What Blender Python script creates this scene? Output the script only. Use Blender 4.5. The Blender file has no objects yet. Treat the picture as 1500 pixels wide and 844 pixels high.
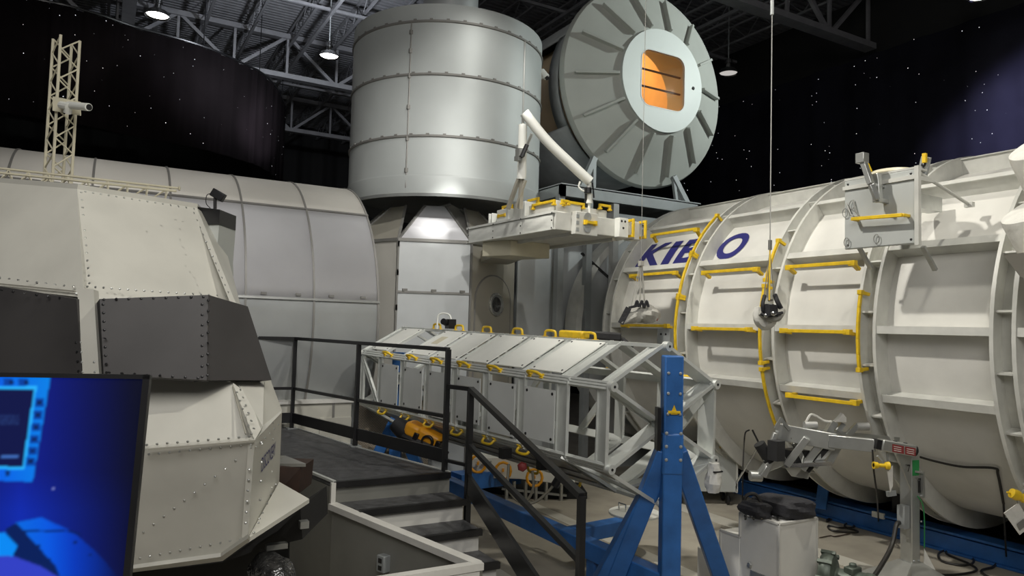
import bpy, math, random
from mathutils import Vector as V, Matrix
random.seed(7)
R_ = math.radians
# ------------------------------------------------------------------ camera, world, lights, exposure
FPX, AZ, PT, RL, HC = 1050.0, R_(29.7), R_(3.1), R_(1.6), 2.5
_r = V((math.cos(AZ), -math.sin(AZ), 0)); FW = V((math.sin(AZ)*math.cos(PT), math.cos(AZ)*math.cos(PT), math.sin(PT)))
_u = _r.cross(FW); CR = _r*math.cos(RL) + _u*math.sin(RL); CU = _u*math.cos(RL) - _r*math.sin(RL); CP = V((0, 0, HC))
cd = bpy.data.cameras.new('camera'); cam = bpy.data.objects.new('camera', cd); bpy.context.scene.collection.objects.link(cam)
cd.sensor_width = 36; cd.lens = FPX/1500*36; cd.clip_start = 0.05; cd.clip_end = 200
cam.matrix_world = Matrix(((CR.x, CU.x, -FW.x, 0), (CR.y, CU.y, -FW.y, 0), (CR.z, CU.z, -FW.z, HC), (0, 0, 0, 1)))
sc = bpy.context.scene; sc.camera = cam
sc.view_settings.view_transform = 'Standard'; sc.view_settings.look = 'None'; sc.view_settings.gamma = 1
sc.view_settings.use_curve_mapping = False; sc.view_settings.exposure = 0.0
w = bpy.data.worlds.new('world'); sc.world = w; w.use_nodes = True
w.node_tree.nodes['Background'].inputs[0].default_value = (0.78, 0.8, 0.86, 1); w.node_tree.nodes['Background'].inputs[1].default_value = 0.05
def spot(loc, tgt, power, size=60, col=(1, .95, .84), blend=.6, rad=.15):
    l = bpy.data.lights.new('spot_light', 'SPOT'); l.energy = power; l.spot_size = R_(size); l.spot_blend = blend; l.color = col; l.shadow_soft_size = rad
    o = bpy.data.objects.new('spot_light', l); sc.collection.objects.link(o); o.location = loc
    o.rotation_euler = (V(tgt)-V(loc)).to_track_quat('-Z', 'Y').to_euler(); return o
def area(loc, tgt, power, sx, sy, col=(1, .97, .92)):
    l = bpy.data.lights.new('area_light', 'AREA'); l.shape = 'RECTANGLE'; l.size = sx; l.size_y = sy; l.energy = power; l.color = col
    o = bpy.data.objects.new('area_light', l); sc.collection.objects.link(o); o.location = loc
    o.rotation_euler = (V(tgt)-V(loc)).to_track_quat('-Z', 'Y').to_euler(); return o
WARM = (1, .96, .88); COOL = (.86, .95, 1)
spot((1.5, 6.8, 9.0), (8.0, 5.0, 2.8), 2000, 62, WARM)              # key on the white module, throws shadows towards the right
spot((2.5, 3.0, 9.0), (2.2, 10.5, 3.4), 1350, 50, (1, .97, .92))     # silver module and node
spot((5.0, 5.5, 9.4), (5.0, 11.4, 4.0), 520, 42, (1, .98, .92))
spot((4.3, 3.0, 7.9), (4.55, 10.62, 4.05), 5000, 4.6, (1, .98, .93), .5)  # added narrow spot, stands in for a lamp's reflection on the node roof facet     # node facet and drum
spot((6.5, 2.5, 9.4), (5.0, 6.0, 1.0), 900, 60, (1, .96, .86))      # truss, stand and floor
spot((4.2, -0.6, 8.6), (0.6, 4.2, 2.9), 900, 42, (1, .96, .85))     # orbiter nose
spot((13.5, 5.5, 9.2), (9.6, 10.5, 7.2), 1500, 50, (.92, 1, .97))    # disc, from the right
spot((13.0, 5.2, 9.2), (16, 6.6, 6.6), 4200, 62, (.62, .60, 1), 1)      # violet wash on the star curtain
_e = V((0, 0, 0))       # left curtain edge
spot((4, 15, 8.4), (4.5, 24, 11), 650, 120, (.85, .9, 1))           # roof deck glow
area((-1.0, -2.0, 7.5), (4, 9, 1.5), 430, 6, 4, (1, .97, .93))  # soft fill added out of view, above and behind the camera
# ------------------------------------------------------------------ picking real positions along a sight line
def ray(x, y): return FW + CR*((x-750)/FPX) + CU*((422-y)/FPX)
def D(x, y, d): return CP + ray(x, y)*d
def on(x, y, ax, v):
    r = ray(x, y); return CP + r*((v-CP[ax])/r[ax])
KX, KZ = 9.2, 2.5                                                    # white module: axis runs along Y
def cyl(x, y, R):
    r = ray(x, y); a = r.x**2+r.z**2; ox, oz = CP.x-KX, CP.z-KZ
    b = ox*r.x+oz*r.z; c = ox*ox+oz*oz-R*R; q = b*b-a*c
    t = (-b-math.sqrt(max(q, 0)))/a; p = CP+r*t
    return math.atan2(p.z-KZ, KX-p.x), p.y
def kp(th, Y, R): return V((KX-R*math.cos(th), Y, KZ+R*math.sin(th)))
# ------------------------------------------------------------------ materials
def mat(name, col, rough=.5, metal=0., var=.06, scale=4., bump=0., bscale=60., emit=None, spec=.5, dirt=0., tr=0.):
    m = bpy.data.materials.new(name); m.use_nodes = True; nt = m.node_tree; b = nt.nodes['Principled BSDF']; L = nt.links.new
    b.inputs['Roughness'].default_value = rough; b.inputs['Metallic'].default_value = metal; b.inputs['Specular IOR Level'].default_value = spec
    tc = nt.nodes.new('ShaderNodeTexCoord'); n = nt.nodes.new('ShaderNodeTexNoise'); n.inputs['Scale'].default_value = scale; n.inputs['Detail'].default_value = 5
    L(tc.outputs['Object'], n.inputs['Vector']); r = nt.nodes.new('ShaderNodeValToRGB'); L(n.outputs['Fac'], r.inputs['Fac'])
    k = [max(0, 1-var*1.2-dirt), 1+var]
    for e, f, pos in zip(r.color_ramp.elements, k, (.3, .65)):
        e.position = pos; e.color = (min(1, col[0]*f), min(1, col[1]*f), min(1, col[2]*f), 1)
    L(r.outputs[0], b.inputs['Base Color'])
    if bump:
        n2 = nt.nodes.new('ShaderNodeTexNoise'); n2.inputs['Scale'].default_value = bscale; L(tc.outputs['Object'], n2.inputs['Vector'])
        bp = nt.nodes.new('ShaderNodeBump'); bp.inputs['Strength'].default_value = bump; bp.inputs['Distance'].default_value = .02
        L(n2.outputs['Fac'], bp.inputs['Height']); L(bp.outputs[0], b.inputs['Normal'])
    if emit: b.inputs['Emission Color'].default_value = (*emit[:3], 1); b.inputs['Emission Strength'].default_value = emit[3]
    if tr: b.inputs['Transmission Weight'].default_value = tr
    return m
MT = dict(
 white=mat('white_paint', (.70, .69, .645), .36, var=.05, scale=2, dirt=.04, bump=.02, bscale=8),
 ring=mat('ring_paint', (.62, .62, .575), .45, var=.06, scale=5, dirt=.05),
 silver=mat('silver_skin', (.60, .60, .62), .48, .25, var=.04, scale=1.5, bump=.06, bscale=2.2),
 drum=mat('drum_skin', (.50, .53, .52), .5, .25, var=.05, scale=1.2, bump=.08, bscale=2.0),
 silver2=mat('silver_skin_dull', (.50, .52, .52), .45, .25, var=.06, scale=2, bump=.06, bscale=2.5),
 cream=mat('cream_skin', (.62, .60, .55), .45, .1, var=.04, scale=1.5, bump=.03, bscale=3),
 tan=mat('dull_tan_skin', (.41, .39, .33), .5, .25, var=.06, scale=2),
 seam=mat('seam_metal', (.24, .235, .22), .55, .3),
 disc=mat('disc_paint', (.46, .48, .44), .5, .05, var=.05, scale=1.5),
 hub=mat('hub_paint', (.56, .60, .57), .5, .05, var=.03, scale=1.5),
 steel=mat('frame_steel', (.36, .38, .38), .5, .3, var=.08),
 alu=mat('aluminium', (.50, .51, .49), .33, .75, var=.06, scale=8),
 aluw=mat('pale_strut', (.66, .68, .65), .4, .35, var=.05, scale=6),
 panel=mat('grey_panel', (.48, .50, .48), .5, .1, var=.04, scale=3),
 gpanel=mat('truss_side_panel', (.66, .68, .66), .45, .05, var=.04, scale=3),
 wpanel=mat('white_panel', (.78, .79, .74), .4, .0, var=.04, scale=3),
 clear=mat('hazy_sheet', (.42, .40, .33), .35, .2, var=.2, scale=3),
 yellow=mat('yellow_paint', (.78, .52, .02), .4, var=.12, scale=12),
 orange=mat('orange_plastic', (.85, .38, .02), .4, var=.08, scale=12),
 blue=mat('blue_paint', (.03, .14, .42), .4, var=.15, scale=5, dirt=.05),
 black=mat('black_paint', (.012, .012, .013), .35, var=.2),
 rubber=mat('black_rubber', (.02, .02, .021), .6, var=.3, bump=.1, bscale=120),
 tread=mat('black_tread', (.075, .076, .08), .38, var=.35, scale=14, bump=.6, bscale=160),
 dark=mat('dark_window_panel', (.055, .052, .052), .5, var=.12, scale=3),
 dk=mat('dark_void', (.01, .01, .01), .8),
 navy=mat('navy_lettering', (.02, .02, .16), .5),
 nose=mat('orbiter_white', (.60, .59, .53), .36, var=.05, scale=2.2, dirt=.05, bump=.08, bscale=5),
 floor=mat('floor_carpet', (.36, .33, .27), .9, var=.1, scale=3, bump=.25, bscale=220),
 stripe=mat('floor_stripe', (.55, .53, .46), .8, var=.06),
 fabric=mat('grey_canvas', (.42, .41, .37), .85, var=.15, scale=9, bump=.35, bscale=25),
 wfabric=mat('white_cloth', (.68, .67, .62), .85, var=.08, scale=7, bump=.5, bscale=14),
 bfabric=mat('black_cloth', (.02, .02, .024), .75, var=.3, bump=.4, bscale=30),
 foil=mat('black_foil', (.12, .12, .12), .18, .8, var=.5, scale=20, bump=1., bscale=30),
 red=mat('dark_red_label', (.22, .03, .03), .5), green=mat('green_label', (.02, .22, .06), .5),
 wood=mat('brown_board', (.035, .018, .012), .6, var=.2, scale=10),
 brick=mat('perforated_panel', (.45, .40, .32), .7),
 ivory=mat('ivory_paint', (.62, .58, .44), .45, var=.05),
 motor=mat('grey_green_casting', (.09, .11, .09), .45, .3, var=.25, scale=16),
 truss_roof=mat('roof_steel', (.30, .30, .31), .5, .4, var=.1),
 bulb=mat('lamp_glow', (1, 1, 1), .5, emit=(1, .96, .9, 18)), bulboff=mat('lamp_dim', (.6, .6, .6), .2, .5, emit=(1, .95, .9, .5)),
 amber=mat('amber_interior', (.75, .58, .38), .5, var=.05), amber2=mat('amber_board', (.22, .12, .08), .6),
 ledge=mat('white_riser', (.62, .61, .57), .5, var=.05, dirt=.05),
 gwall=mat('grey_side_panel', (.21, .21, .19), .28, .1, var=.06),
 cable=mat('cable_black', (.02, .018, .016), .5), wire=mat('steel_wire', (.28, .28, .26), .4, .5), hose=mat('grey_hose', (.18, .17, .13), .5),
 cabinet=mat('pale_cabinet', (.50, .49, .43), .5, var=.04), chrome=mat('chrome', (.7, .7, .68), .15, 1.), pipe=mat('pipe_grey', (.55, .55, .53), .4, .5),
)
g = MT['brick'].node_tree; bt = g.nodes.new('ShaderNodeTexBrick'); bt.inputs['Scale'].default_value = 14
bt.inputs['Color1'].default_value = (.42, .36, .28, 1); bt.inputs['Color2'].default_value = (.36, .31, .24, 1); bt.inputs['Mortar'].default_value = (.08, .07, .06, 1); bt.inputs['Mortar Size'].default_value = .03
_tc = g.nodes.new('ShaderNodeTexCoord'); _mp = g.nodes.new('ShaderNodeMapping'); _mp.inputs['Rotation'].default_value = (R_(90), 0, 0)
g.links.new(_tc.outputs['Object'], _mp.inputs[0]); g.links.new(_mp.outputs[0], bt.inputs['Vector']); g.links.new(bt.outputs[0], g.nodes['Principled BSDF'].inputs['Base Color'])
def starry(name, col, scale=1.5):
    m = mat(name, col, .95, var=.3, scale=.6, spec=.08); nt = m.node_tree; b = nt.nodes['Principled BSDF']; L = nt.links.new
    tc = nt.nodes.new('ShaderNodeTexCoord'); v = nt.nodes.new('ShaderNodeTexVoronoi'); v.inputs['Scale'].default_value = scale; L(tc.outputs['Object'], v.inputs['Vector'])
    a = nt.nodes.new('ShaderNodeMath'); a.operation = 'LESS_THAN'; L(v.outputs['Distance'], a.inputs[0])
    s = nt.nodes.new('ShaderNodeSeparateColor'); L(v.outputs['Color'], s.inputs[0])
    q = nt.nodes.new('ShaderNodeMath'); q.operation = 'MULTIPLY'; q.inputs[1].default_value = .065; L(s.outputs[0], q.inputs[0]); L(q.outputs[0], a.inputs[1])
    e = nt.nodes.new('ShaderNodeMath'); e.operation = 'MULTIPLY'; e.inputs[1].default_value = 1.6; L(a.outputs[0], e.inputs[0])
    b.inputs['Emission Color'].default_value = (.9, .92, 1, 1); L(e.outputs[0], b.inputs['Emission Strength'])
    return m
MT['starR'] = starry('star_curtain_right', (.012, .012, .018), 7); MT['starL'] = starry('star_curtain_left', (.013, .010, .011), 7)
# ------------------------------------------------------------------ mesh helpers
def fr(o, x, z):
    """frame at o: local X along x, local Z towards z"""
    x = V(x).normalized(); z = V(z); y = z.cross(x).normalized(); z = x.cross(y)
    return Matrix(((x.x, y.x, z.x, o[0]), (x.y, y.y, z.y, o[1]), (x.z, y.z, z.z, o[2]), (0, 0, 0, 1)))
class M:
    def __init__(s): s.v = []; s.f = []; s.mi = []; s.k = 0
    def add(s, vs, fs, mx=None):
        n = len(s.v); s.v += [(mx @ V(p)) if mx else V(p) for p in vs]; s.f += [tuple(i+n for i in f) for f in fs]; s.mi += [s.k]*len(fs); return s
    def box(s, c, d, mx=None):
        x, y, z = d[0]/2, d[1]/2, d[2]/2; a, b, e = c
        vs = [(a+i*x, b+j*y, e+k*z) for k in (-1, 1) for j in (-1, 1) for i in (-1, 1)]
        return s.add(vs, [(0, 2, 3, 1), (4, 5, 7, 6), (0, 1, 5, 4), (2, 6, 7, 3), (0, 4, 6, 2), (1, 3, 7, 5)], mx)
    def bb(s, lo, hi, mx=None): return s.box([(lo[i]+hi[i])/2 for i in range(3)], [abs(hi[i]-lo[i]) for i in range(3)], mx)
    def bar(s, p, q, w, h, up=(0, 0, 1)):
        p, q = V(p), V(q); d = q-p
        if abs(d.normalized().dot(V(up).normalized())) > .98: up = (1, 0, 0) if abs(V(up).normalized().x) < .9 else (0, 1, 0)
        return s.box((d.length/2, 0, 0), (d.length, w, h), fr(p, d, up))
    def tube(s, pts, r, n=10, closed=False, cap=True):
        pts = [V(p) for p in pts]; m = len(pts); rs = r if isinstance(r, (list, tuple)) else [r]*m; vs = []; fs = []; pv = None
        for i, p in enumerate(pts):
            a = pts[(i-1) % m] if (closed or i) else p; b = pts[(i+1) % m] if (closed or i < m-1) else p
            t = (b-a).normalized()
            if pv is None: pv = t.orthogonal().normalized()
            pv = (pv-t*pv.dot(t)); pv = pv.normalized() if pv.length > 1e-6 else t.orthogonal().normalized(); q = t.cross(pv)
            vs += [p+(pv*math.cos(2*math.pi*j/n)+q*math.sin(2*math.pi*j/n))*rs[i] for j in range(n)]
        for i in range(m if closed else m-1):
            k = (i+1) % m
            fs += [(i*n+j, i*n+(j+1) % n, k*n+(j+1) % n, k*n+j) for j in range(n)]
        if not closed and cap: fs += [tuple(range(n))[::-1], tuple((m-1)*n+j for j in range(n))]
        return s.add(vs, fs)
    def lathe(s, prof, mx=None, n=48, a0=0, a1=360, cap=False):
        """prof: (radius, height) list revolved about local Z"""
        full = abs(a1-a0) >= 360; k = n if full else n+1; vs = []; fs = []; m = len(prof)
        for i in range(k):
            a = R_(a0+(a1-a0)*i/n); vs += [(r*math.cos(a), r*math.sin(a), z) for r, z in prof]
        for i in range(n):
            j = (i+1) % k
            fs += [(i*m+q, j*m+q, j*m+q+1, i*m+q+1) for q in range(m-1)]
        if cap: fs += [tuple(i*m for i in range(k))[::-1], tuple(i*m+m-1 for i in range(k))]
        return s.add(vs, fs, mx)
    def prism(s, pts, ext, mx=None):
        pts = [V(p) for p in pts]; e = V(ext); n = len(pts)
        return s.add(pts+[p+e for p in pts], [tuple(range(n))[::-1], tuple(range(n, 2*n))]+[(i, (i+1) % n, n+(i+1) % n, n+i) for i in range(n)], mx)
    def face(s, pts): return s.add(pts, [tuple(range(len(pts)))])
    def dome(s, p, nrm, r, n=6):
        nrm = V(nrm).normalized(); mx = fr(p, nrm.orthogonal(), nrm)
        return s.lathe([(r, -.001), (r*.75, r*.4), (.0001, r*.6)], mx, n)
    def dots(s, p, q, n, nrm, r=.008):
        p, q = V(p), V(q)
        for i in range(n): s.dome(p.lerp(q, i/max(1, n-1)), nrm, r)
        return s
def thing(name, label, cat, loc=(0, 0, 0), group=None, mx=None):
    o = bpy.data.objects.new(name, None); sc.collection.objects.link(o); o.empty_display_size = .2
    o.matrix_world = mx if mx else Matrix.Translation(V(loc)); o['label'] = label; o['category'] = cat
    if group: o['group'] = group
    return o
def islands(m):
    par = list(range(len(m.v)))
    def find(i):
        while par[i] != i: par[i] = par[par[i]]; i = par[i]
        return i
    for f in m.f:
        for i in f[1:]: par[find(i)] = find(f[0])
    gs = {}
    for f, k in zip(m.f, m.mi): gs.setdefault(find(f[0]), []).append((f, k))
    for fs in gs.values():
        s = M(); mp = {}
        for f, k in fs:
            for i in f:
                if i not in mp: mp[i] = len(s.v); s.v.append(m.v[i])
            s.f.append(tuple(mp[i] for i in f)); s.mi.append(k)
        yield s
def build_each(m, *a, **k):
    for s in islands(m): build(s, *a, **k)
def build(m, name, mt, parent=None, local=False, bev=0, label=None, solid=0, kind=None, sharp=32, tag=None, sub=0):
    """tag=(label, category, group) makes it a top-level thing of one mesh"""
    mats = mt if isinstance(mt, (list, tuple)) else [mt]
    vs = list(m.v); org = V((0, 0, 0))
    if parent and not local:
        inv = world_of(parent).inverted(); vs = [inv @ p for p in vs]
    if not parent and vs:
        xs = [p.x for p in vs]; ys = [p.y for p in vs]; org = V(((min(xs)+max(xs))/2, (min(ys)+max(ys))/2, min(p.z for p in vs))); vs = [p-org for p in vs]
    me = bpy.data.meshes.new(name); me.from_pydata([tuple(p) for p in vs], [], m.f); 
    for x in mats: me.materials.append(MT[x] if isinstance(x, str) else x)
    me.polygons.foreach_set('material_index', m.mi); me.polygons.foreach_set('use_smooth', [True]*len(m.f)); me.update(); me.set_sharp_from_angle(angle=R_(sharp))
    o = bpy.data.objects.new(name, me); sc.collection.objects.link(o)
    if parent: o.parent = parent; o.matrix_parent_inverse = Matrix.Identity(4)
    else: o.location = org
    if solid: q = o.modifiers.new('solid', 'SOLIDIFY'); q.thickness = solid; q.offset = -1
    if bev: q = o.modifiers.new('bevel', 'BEVEL'); q.width = bev; q.segments = 2; q.limit_method = 'ANGLE'; q.angle_limit = R_(40)
    if sub: q = o.modifiers.new('sub', 'SUBSURF'); q.levels = q.render_levels = sub
    if label: o['label'] = label
    if kind: o['kind'] = kind
    if tag:
        o['label'], o['category'] = tag[0], tag[1]
        if len(tag) > 2: o['group'] = tag[2]
    return o
def world_of(o):
    m = o.matrix_basis.copy(); p = o.parent
    while p: m = p.matrix_basis @ m; p = p.parent
    return m
def copy_tree(o, parent=None):
    c = o.copy(); sc.collection.objects.link(c)
    if parent: c.parent = parent; c.matrix_parent_inverse = Matrix.Identity(4)
    for ch in list(o.children): copy_tree(ch, c)
    return c
def spl(pts, n=8):
    P = [V(p) for p in pts]; P = [P[0]*2-P[1]]+P+[P[-1]*2-P[-2]]; o = []
    for i in range(1, len(P)-2):
        a, b, c, d = P[i-1:i+3]
        for k in range(n):
            t = k/n; o.append(.5*((2*b)+(c-a)*t+(2*a-5*b+4*c-d)*t*t+(3*b-a-3*c+d)*t**3))
    return o+[P[-2]]
def struct(m, name, mt, **k):
    o = build(m, name, mt, **k); o['kind'] = 'structure'; return o
AX = fr((0, 0, 0), (0, 1, 0), (0, 0, 1))
def axY(o): return fr(o, (1, 0, 0), (0, 1, 0))       # local Z along +Y, local X along +X
def axX(o): return fr(o, (0, 1, 0), (1, 0, 0))       # local Z along +X, local X along +Y
def axD(o, d):
    d = V(d).normalized(); return fr(o, d.orthogonal(), d)
def text_mesh(s, size=1., offset=0., ext=0., cuts=0):
    cu = bpy.data.curves.new('lettering', 'FONT'); cu.body = s; cu.size = size; cu.offset = offset; cu.extrude = ext; cu.align_x = 'LEFT'; cu.resolution_u = 6
    o = bpy.data.objects.new('lettering', cu); sc.collection.objects.link(o); bpy.context.view_layer.update()
    me = bpy.data.meshes.new_from_object(o.evaluated_get(bpy.context.evaluated_depsgraph_get()))
    if cuts:
        import bmesh
        bm = bmesh.new(); bm.from_mesh(me); bmesh.ops.triangulate(bm, faces=bm.faces[:])
        for _ in range(cuts):
            es = [e for e in bm.edges if e.calc_length() > .12]
            if not es: break
            bmesh.ops.subdivide_edges(bm, edges=es, cuts=1); bmesh.ops.triangulate(bm, faces=bm.faces[:])
        bm.to_mesh(me); bm.free()
    vs = [v.co.copy() for v in me.vertices]; fs = [tuple(p.vertices) for p in me.polygons]
    bpy.data.objects.remove(o); bpy.data.curves.remove(cu); bpy.data.meshes.remove(me); return vs, fs
def text_on(m, s, o, x, up, w, h, lift=.003):
    """lettering stretched to w by h with its lower left at o, running along x"""
    vs, fs = text_mesh(s, 1, .012); x0 = min(v.x for v in vs); x1 = max(v.x for v in vs); y0 = min(v.y for v in vs); y1 = max(v.y for v in vs)
    x = V(x).normalized(); up = V(up).normalized(); n = x.cross(up).normalized(); o = V(o)
    m.add([o+x*((v.x-x0)/(x1-x0)*w)+up*((v.y-y0)/(y1-y0)*h)+n*lift for v in vs], fs)
# ------------------------------------------------------------------ the hall
struct(M().bb((-14, -8, -.1), (16.2, 32.2, 0)), 'floor', 'floor', bev=0)
m = M()
for x0, x1 in ((7.15, 7.45), (5.3, 5.5), (3.5, 3.7)): m.bb((x0, -6, 0), (x1, 20, .004))
struct(m, 'trim_1', 'stripe')
m = M()                                                               # corrugated roof deck
for i in range(230):
    y = -8+i*.175; m.bb((-14, y, 11.0), (16.4, y+.09, 11.05))
m.bb((-14, -8, 11.05), (16.4, 32.4, 11.15))
struct(m, 'ceiling', 'truss_roof')
def wave(x0, y0, x1, y1, n, amp, z0, z1, seg):
    m = M(); d = V((x1-x0, y1-y0, 0)); nn = V((-d.y, d.x, 0)).normalized(); vs = []
    for i in range(seg+1):
        t = i/seg; o = V((x0, y0, 0))+d*t+nn*(math.sin(t*n*6.283)+.4*math.sin(t*n*2.3*6.283+1))*amp
        vs += [(o.x, o.y, z0), (o.x, o.y, z1)]
    return m.add(vs, [(2*i, 2*i+2, 2*i+3, 2*i+1) for i in range(seg)])
struct(wave(16, -6, 16, 32, 30, .03, 0, 9.4, 400), 'wall_right', 'starR')
struct(wave(-14, 31.5, 16, 31.5, 24, .07, 0, 11, 300), 'wall_back', MT['dk'])
struct(M().bb((16.25, -8, 8), (16.4, 32, 11)), 'trim_2', 'dk')
n_ = 3
for X in [x*1.15-6 for x in range(19)]:                                # bar joists below the deck, running along Y
    m = M(); m.bb((X-.035, -6, 10.9), (X+.035, 31.4, 10.95)); m.bb((X-.035, -6, 10.45), (X+.035, 31.4, 10.5))
    y = 8.
    while y < 31: m.bar((X, y, 10.47), (X, y+.45, 10.92), .02, .02); m.bar((X, y+.45, 10.92), (X, y+.9, 10.47), .02, .02); y += .9
    struct(m, 'trim_%d' % n_, 'truss_roof'); n_ += 1
def girder(Y, x0, x1, zb, zt, w=.22):
    global n_
    m = M(); m.bb((x0, Y-w/2, zb), (x1, Y+w/2, zb+.14)); m.bb((x0, Y-w/2, zt-.14), (x1, Y+w/2, zt)); x = x1-.1; k = 0; s = 1.45
    while x-s > x0:
        m.bar((x, Y, zb+.07), (x, Y, zt-.07), .07, .07); m.bar((x, Y, (zb if k % 2 else zt-.1)+.05), (x-s, Y, (zt-.1 if k % 2 else zb)+.05), .09, .09); x -= s; k += 1
    struct(m, 'trim_%d' % n_, 'truss_roof'); n_ += 1
girder(10.6, 2, 15.9, 9.45, 11.0, .3); girder(21.1, -12, 16, 9.5, 10.8); girder(27.0, -12, 16, 9.5, 10.8)
m = M(); m.bb((.05, 12, 9.9), (.35, 31, 10.4)); struct(m, 'trim_%d' % n_, 'truss_roof'); n_ += 1
m = M()
for X in (4.6, 9.5, 12.8):
    m.bar((X, 9, 10.2), (X, 31, 10.2), .08, .08)
for Y in (14.5, 17.6, 24): m.bar((-8, Y, 10.3), (15.5, Y, 10.3), .07, .07)
struct(m, 'trim_%d' % n_, 'truss_roof')
# curved star curtain hanging on the left
tp = [(-140, -55), (-60, -30), (50, 0), (97, 10), (150, 25), (200, 42), (267, 60), (317, 77), (361, 97), (384, 109), (404, 129), (413, 147)]
pt = [on(x, y, 2, 9.0) for x, y in tp]; pt.append(pt[-1]+V((.35, 1.4, 0))); pt.append(pt[-1]+V((-.6, 2.0, 0)))
pp = spl(pt, 10); vs = []; zb = 6.55
for i, p in enumerate(pp):
    t = (pp[min(i+1, len(pp)-1)]-pp[max(i-1, 0)]).normalized(); nn = V((-t.y, t.x, 0)); o = p+nn*(.022*math.sin(i*1.15)+.014*math.sin(i*2.9))
    vs += [(o.x, o.y, zb), (o.x, o.y, 9.0)]
m = M().add(vs, [(2*i, 2*i+2, 2*i+3, 2*i+1) for i in range(len(pp)-1)])
t = thing('star_curtain', 'black curved curtain pricked with star lights, hung high above the silver module', 'curtain', pt[5])
build(m, 'drape', 'starL', t, solid=.02); build(M().tube([p+V((0, 0, .03)) for p in pp], .03, 6), 'curtain_track', 'black', t)
m = M()
for i in range(0, len(pp), 22): m.tube([pp[i]+V((0, 0, .03)), (pp[i].x, pp[i].y, 10.9)], .012, 5)
build_each(m, 'hanger', 'black', t)
# wash light on the free end of the curtain
_a = on(378, 180, 2, 7.8); spot((_a.x+1.2, _a.y-5, 5.2), tuple(_a), 900, 24, (.85, .8, .98), .8)
# high-bay lamps
def lamp(p, s, label, glow=True):
    t = thing('high_bay_lamp', label, 'ceiling lamp', p, 'high bay lamps under the roof')
    build(M().lathe([(.03*s, .34*s), (.09*s, .33*s), (.1*s, .22*s), (.07*s, .2*s), (.07*s, .12*s), (.2*s, .06*s), (.27*s, -.06*s), (.25*s, -.06*s), (.17*s, .03*s)], None, 24), 'lamp_shade', 'chrome', t, True)
    build(M().lathe([(.001, -.03*s), (.15*s, -.035*s), (.225*s, -.03*s)], None, 20), 'bulb', 'bulb' if glow else 'bulboff', t, True)
    build(M().tube([(0, 0, .34*s), (0, 0, 11.0-p[2])], .015, 6), 'stem', 'steel', t, True)
    if glow:
        l = bpy.data.lights.new('lamp_light', 'SPOT'); l.energy = 60; l.spot_size = R_(95); l.shadow_soft_size = .15; l.color = (.95, .95, 1)
        o = bpy.data.objects.new('lamp_light', l); sc.collection.objects.link(o); o.location = (p[0], p[1], p[2]-.1)
lamp(on(231, 20, 2, 10.1), 1.1, 'lit metal roof lamp hanging above the curved star curtain')
lamp(on(482, 80, 2, 9.2), .95, 'lit metal roof lamp hanging just left of the silver drum')
lamp(on(1067, 105, 2, 9.1), .95, 'unlit looking dim roof lamp beside the big round disc', False)
lamp(on(1436, -8, 2, 9.3), .9, 'roof lamp high over the black star wall, cut by the picture top')
# ------------------------------------------------------------------ white KIBO module (axis along Y at X=9.2)
kb = thing('laboratory_module', 'large white ribbed cylinder module lettered KIBO with yellow handrails', 'space module', (KX, 5, 0))
Y0, Y1 = .3, 9.2
build(M().lathe([(.01, Y0), (1.98, Y0), (2.0, Y0+.02), (2.0, Y1-.02), (1.98, Y1), (.01, Y1)], axY((KX, 0, KZ)), 96), 'hull', 'white', kb)
RY = [9.2, 7.50, 6.02, 4.72, 3.40, 2.05, .75]
for y in RY:
    m = M()
    m.lathe([(1.99, y-.11), (2.2, y-.11), (2.2, y-.075), (2.05, y-.075), (2.05, y+.075), (2.2, y+.075), (2.2, y+.11), (1.99, y+.11)], axY((KX, 0, KZ)), 96)
    for k in range(24):
        a = R_(k*15+7); c = kp(a, y, 2.115); m.box((0, 0, 0), (.15, .02, .11), fr(c, (0, 1, 0), V((-math.cos(a), 0, math.sin(a)))))
    build(m, 'ring_frame', 'ring', kb)
TH = [-17, 2, 26, 50, 75, 99]
for th in TH:
    a = R_(th); d = V((-math.cos(a), 0, math.sin(a)))
    for i in range(len(RY)-1):
        ya, yb = RY[i]-.11, RY[i+1]+.11; m = M(); f = fr(kp(a, (ya+yb)/2, 2.09), (0, 1, 0), d)
        m.box((0, 0, 0), (ya-yb, .035, .18), f); m.box((0, 0, .09), (ya-yb, .08, .012), f)
        build(m, 'longeron', 'ring', kb)
def rail(name, pts, r=.016, par=None, mt='yellow', foot=None, sq=True):
    m = M()
    if sq:
        for a, b in zip(pts[:-1], pts[1:]): m.bar(a, b, r*2, r*1.6)
    else: m.tube(pts, r, 8)
    return build(m, name, mt, par, bev=.004)
def krail(xa, ya, xb, yb, R=2.3):
    ta, Ya = cyl(xa, ya, R); tb, Yb = cyl(xb, yb, R); th = (ta+tb)/2; m = M()
    m.bar(kp(th, Ya, R), kp(th, Yb, R), .03, .04, (0, 0, 1))
    for y in (Ya, Yb): m.bar(kp(th, y, R), kp(th-.01, y, R-.14), .035, .05, (0, 1, 0)); m.box((0, 0, 0), (.08, .06, .06), fr(kp(th, y, R-.02), (0, 1, 0), (0, 0, 1)))
    build(m, 'handrail', 'yellow', kb, bev=.004)
for q in ((957, 343, 1018, 337), (925, 402, 987, 401), (1031, 398, 1106, 395), (1155, 389, 1247, 387), (1016, 481, 1095, 483), (1146, 484, 1240, 487), (1155, 581, 1250, 590), (912, 476, 975, 478)): krail(*q)
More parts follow.
